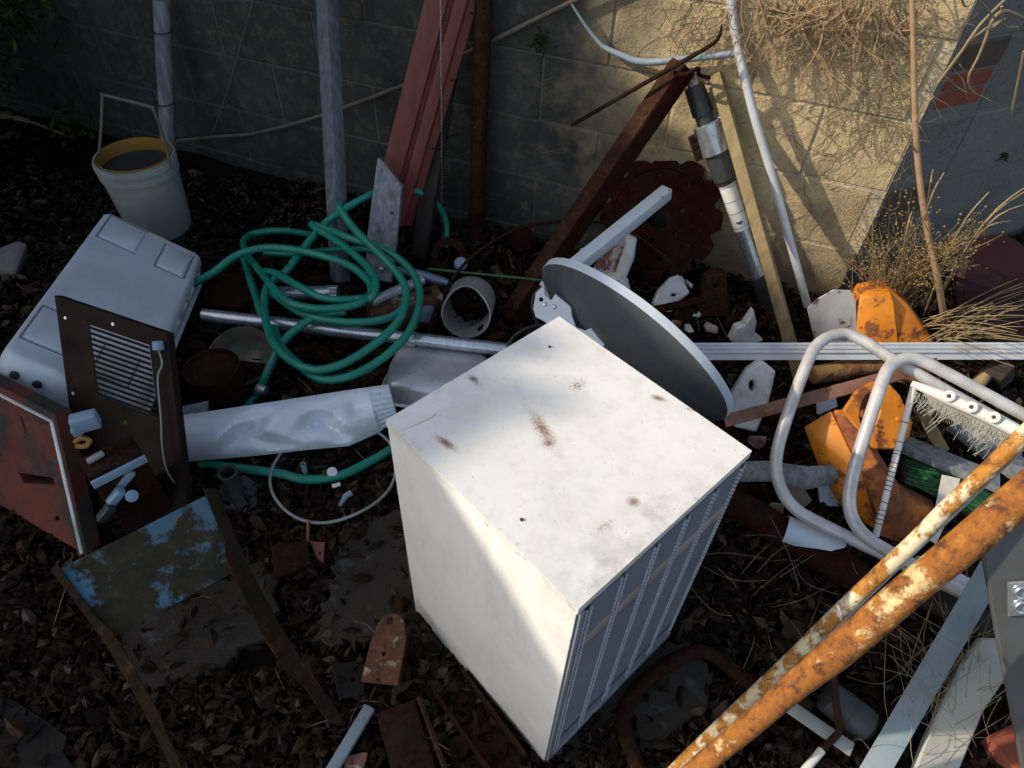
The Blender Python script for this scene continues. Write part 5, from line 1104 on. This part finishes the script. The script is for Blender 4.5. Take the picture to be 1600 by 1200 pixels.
# ================================================================== PLANTS
rn_ = random.Random(21)
ts_ = thing('dry_plant', Z(1482, 540, 0), 'tall pale dry stem rising past the wall corner', 'dry plant')
tube('stem', [Z(1486, 560, .03), Z(1480, 528, .12), WL.at(1466, 440, .22), WL.at(1447, 350, .2), WL.at(1434, 250, .17), WL.at(1429, 150, .14), WL.at(1427, 60, .12), WL.at(1424, -40, .1)], [.010, .010, .0095, .009, .0085, .008, .007, .006], m_stem, ts_, k=5, n=9)
for (x, y, dx, dy) in ((1430, 190, 30, -40), (1433, 240, -30, -40), (1462, 420, 40, -40), (1470, 470, -30, -60)):
    tube('twig', [WL.at(x, y, .17), WL.at(x+dx*.5, y+dy*.6, .2), WL.at(x+dx, y+dy, .21)], [.003, .002, .001], m_stem, ts_, k=3, n=5)
def walk(Wf, x, y, ang, n, step, bend, r, gg, o0=.012, o1=.05, drop=0.0):
    pts = []; o = rn_.uniform(o0, o1)
    for i in range(n):
        pts.append(Wf.at(x, y, max(.005, o+rn_.gauss(0, .006)))); ang += rn_.gauss(0, bend); x += math.cos(ang)*step; y += math.sin(ang)*step+drop
    gg.sweep(smooth(pts, 2), [r*(1-.7*i/(2*(n-1))) for i in range(2*(n-1)+1)], 4)
vn = thing('dead_vine', WL.pt(-.3, .9, .02), 'tangle of dead vine stems hanging over the top of the sunlit wall', 'vine')
gv = G()
for i in range(190):
    x = rn_.triangular(960, 1500, 1330); y = rn_.uniform(-60, 60)
    if x < 1130 and rn_.random() < .35: continue
    walk(WL, x, y, rn_.uniform(.9, 2.5), rn_.randint(4, 9), rn_.uniform(10, 24), .4, rn_.uniform(.0007, .0018), gv)
for i in range(120):
    walk(WL, rn_.gauss(1370, 50), rn_.gauss(130, 70), rn_.uniform(0, 6.28), rn_.randint(4, 8), rn_.uniform(10, 20), .45, rn_.uniform(.0007, .0015), gv, .006, .04)
tag(gv.build('stems', m_vine, vn, ang=0), kind='stuff')
def limb(x, y, ang, n, step, r, o, depth=0):
    pts = []; rs_ = []
    for i in range(n):
        pts.append(WL.at(x, y, max(.01, o))); rs_.append(r*(1-.65*i/n)); a0 = ang
        if depth < 2 and i > 0 and rn_.random() < .45: limb(x, y, ang+rn_.choice((-1, 1))*rn_.uniform(.4, .9), max(3, n-i), step*.8, rs_[-1]*.65, o+rn_.uniform(-.01, .02), depth+1)
        ang += rn_.gauss(0, .22); x += math.cos(ang)*step; y += math.sin(ang)*step; o += rn_.gauss(.003, .008)
    q = smooth(pts, 3); rr = []
    for i in range(len(rs_)-1): rr += [rs_[i]+(rs_[i+1]-rs_[i])*j/3 for j in range(3)]
    glb.sweep(q, rr+[rs_[-1]], 6)
glb = G()
for i in range(24): limb(rn_.triangular(1010, 1500, 1390), rn_.uniform(-50, 10), rn_.uniform(1.1, 2.4), rn_.randint(5, 9), rn_.uniform(16, 26), rn_.uniform(.0016, .0038), rn_.uniform(.02, .1))
tag(glb.build('branches', m_stem, vn, 60), kind='stuff')
gv2 = G()
for i in range(90):
    walk(WL, rn_.triangular(980, 1470, 1300), rn_.uniform(-50, 70), rn_.uniform(1.2, 2.3), rn_.randint(3, 6), rn_.uniform(14, 26), .22, rn_.uniform(.0006, .0011), gv2, .02, .09)
tag(gv2.build('dry_grass', m_straw, vn, ang=0), kind='stuff')
rt2 = G()
for i in range(26): walk(WL, rn_.uniform(1240, 1400), rn_.uniform(190, 330), rn_.uniform(0, 6.28), rn_.randint(5, 10), 14, .5, .0012, rt2, .004, .008)
tag(rt2.build('clinging_roots', m_vine, vn, ang=0), kind='stuff')
wv = thing('wall_creeper', WL.pt(-1.6, .7, .01), 'thin creeper stems clinging to the shaded grey wall', 'vine')
gw = G()
for i in range(40): walk(WL, rn_.uniform(300, 1000), rn_.uniform(0, 330), rn_.uniform(0, 6.28), rn_.randint(4, 9), 12, .4, .0009, gw, .004, .01)
tag(gw.build('stems', m_vine, wv, ang=0), kind='stuff')
# dry weed with seed heads
def weed(name, label, stems, seeds, rs=.0016, seedr=.004):
    t_ = thing(name, stems[0][0].copy(), label, 'dry plant'); gg = G(); gs_ = G()
    for s_ in stems:
        q_ = smooth(s_, 4); gg.sweep(q_, [rs*(1-.6*i/(len(q_)-1)) for i in range(len(q_))], 4)
        if seeds:
            for i in range(len(q_)//3, len(q_)):
                for _ in range(seeds):
                    if rn_.random() < .55: continue
                    c = q_[i]+V((rn_.gauss(0, .012), rn_.gauss(0, .012), rn_.gauss(0, .012))); r = seedr*rn_.uniform(.5, 1.2)
                    gs_.add([c+V((r, 0, 0)), c+V((-r, 0, 0)), c+V((0, r, 0)), c+V((0, -r, 0)), c+V((0, 0, r)), c+V((0, 0, -r))], [(0, 2, 4), (2, 1, 4), (1, 3, 4), (3, 0, 4), (2, 0, 5), (1, 2, 5), (3, 1, 5), (0, 3, 5)])
    if len(stems) < 12:
        for s_ in stems:
            q_ = smooth(s_, 4); G().sweep(q_, [rs*(1-.6*i/(len(q_)-1)) for i in range(len(q_))], 6).build('stalk', m_straw, t_, 60)
    else: tag(gg.build('stems', m_straw, t_, ang=0), kind='stuff')
    if gs_.v: tag(gs_.build('seed_heads', m_seed, t_, ang=0), kind='stuff')
    return t_
st = []
for i in range(95):
    b0 = Z(1372+rn_.gauss(0, 14), 500, .1); ex = rn_.uniform(1290, 1460); ey = rn_.uniform(300, 430)
    o_ = rn_.uniform(.08, .25); e = WL.at(ex, ey, o_); m_ = (b0+e)/2+V((rn_.gauss(0, .03), rn_.gauss(0, .02), .06)); st.append([b0, m_, e])
weed('dry_weed', 'bushy dry weed with seed heads at the wall corner behind the orange hood', st, 3, .0012, .0035)
st = []
for i in range(70):
    b0 = Z(1395+rn_.gauss(0, 18), 480, .1); ex = rn_.uniform(1440, 1545); ey = 330+abs(ex-1560)*.5+rn_.uniform(-10, 60)
    e = WL.at(ex, ey, rn_.uniform(.15, .3)); st.append([b0, b0*.5+e*.5+V((0, 0, .05+rn_.gauss(0, .01))), e+V((rn_.gauss(0, .02), 0, rn_.gauss(0, .02)))])
weed('dry_weed', 'leaning dry weed with yellow seed heads right of the tall stem', st, 3, .0014, .0035)
st = []
for (x0_, y0_, x1_, y1_) in ((1450, 430, 1612, 285), (1460, 420, 1600, 300), (1470, 400, 1604, 318), (1440, 440, 1545, 300), (1475, 395, 1580, 345), (1420, 385, 1475, 270), (1400, 420, 1425, 330), (1440, 350, 1458, 265)):
    st.append([Z(x0_, y0_+60, .12), WL.at((x0_+x1_)/2, (y0_+y1_)/2, .25)+V((0, 0, .01)), WL.at(x1_, y1_, .22)])
weed('dry_weed', 'long pale straw stalks slanting to the right edge above the plum seat', st, 0, .0035)
st = []
for i in range(46):
    x0_, y0_ = rn_.uniform(1420, 1500), rn_.uniform(500, 545); a = rn_.uniform(-.55, .25); L_ = rn_.uniform(60, 180)
    st.append([Z(x0_, y0_, .14), Z(x0_+L_*.5*math.cos(a), y0_+L_*.5*math.sin(a)-6, .26), Z(x0_+L_*math.cos(a), y0_+L_*math.sin(a), rn_.uniform(.22, .34))])
weed('dry_weed', 'dry grass tuft lying along the top of the aluminium rail', st, 0, .002)
st = []
for i in range(85):
    x0_, y0_ = rn_.gauss(1480, 50), rn_.gauss(1090, 60); a = rn_.uniform(-2.6, -.4); L_ = rn_.uniform(50, 150)
    st.append([Z(x0_, y0_, .05), Z(x0_+L_*.4*math.cos(a)+rn_.gauss(0, 10), y0_+L_*.4*math.sin(a), .14), Z(x0_+L_*math.cos(a)+rn_.gauss(0, 18), y0_+L_*math.sin(a)+rn_.gauss(0, 16), rn_.uniform(.12, .3))])
weed('dry_weed', 'dry grass tuft growing over the cream rail at lower right', st, 0, .0010)
st = []
for i in range(22):
    x0_, y0_ = rn_.uniform(1120, 1420), rn_.uniform(860, 1080); a = rn_.uniform(-3.1, 0); L_ = rn_.uniform(60, 150)
    st.append([Z(x0_, y0_, .02), Z(x0_+L_*.5*math.cos(a), y0_+L_*.5*math.sin(a)+rn_.gauss(0, 12), .08), Z(x0_+L_*math.cos(a)+rn_.gauss(0, 20), y0_+L_*math.sin(a)+rn_.gauss(0, 20), rn_.uniform(.03, .16))])
weed('dry_weed', 'sparse dry grass blades between the cabinet and the yellow pole', st, 0, .0008)
tw = thing('bare_twig', WR.pt(.3, 1.1, .2), 'yellowish bare twig hanging in the top right corner', 'twig')
tube('twig', [WR.at(x, y, .2) for x, y in ((1620, 40), (1575, 18), (1553, 28), (1540, 60), (1528, 90), (1514, 118), (1516, 138), (1530, 150))], [.004, .004, .0036, .0033, .003, .0026, .0022, .0012], m_straw, tw, k=4, n=7)
for pts_ in (((1565, 10), (1570, 40), (1592, 42)), ((1553, 28), (1535, 5), (1515, -10)), ((1500, -10), (1508, 10), (1520, 4)), ((1560, 36), (1548, 45), (1540, 44))):
    tube('shoot', [WR.at(x, y, .2) for x, y in pts_], [.0026, .002, .0012], m_straw, tw, k=4, n=6)
for (pts_, lab) in ((((1490, 100), (1530, 40), (1580, -10)), 'pale dry stalk crossing the top right wall corner'), (((1465, 130), (1520, 60), (1570, 30)), 'thin dry stalk just left of the top right twig'), (((1580, 180), (1590, 130), (1600, 80)), 'short pale stalk at the right edge below the twig')):
    o = tube('dry_stalk', [WR.at(x, y, .12) for x, y in pts_], .003, m_straw, None, k=3, n=6); tag(o, lab, 'stalk')
def tuft(label, c, r, n, sz, m):
    t_ = thing('green_plant', c, label, 'plant'); gg = G()
    for i in range(n): leaf(gg, c+V((rn_.gauss(0, r), rn_.gauss(0, r*.5), rn_.gauss(0, r))), sz*rn_.uniform(.6, 1.2), sz*.4, rn_.uniform(0, 6.28), rn_.uniform(-1, 1), rn_.uniform(-1, 1), .1)
    me = bpy.data.meshes.new('leaves'); me.from_pydata(gg.v, [], gg.f); me.materials.append(m); link(bpy.data.objects.new('leaves', me), t_)
tuft('small dark green plant growing from the wall joint below the bent conduit', WL.at(846, 65, .03), .02, 60, .022, m_darkgreen)
tuft('tiny dark plant in the joint of the right wall', WR.at(1570, 245, .01), .012, 26, .016, m_darkgreen)
tuft('bright green sprig at the top left corner', Dp(75, 8, 2.6), .025, 10, .05, m_green)
tuft('tiny green seedling under the thick yellow pole', Z(1387, 1072, .04), .006, 8, .016, m_green)
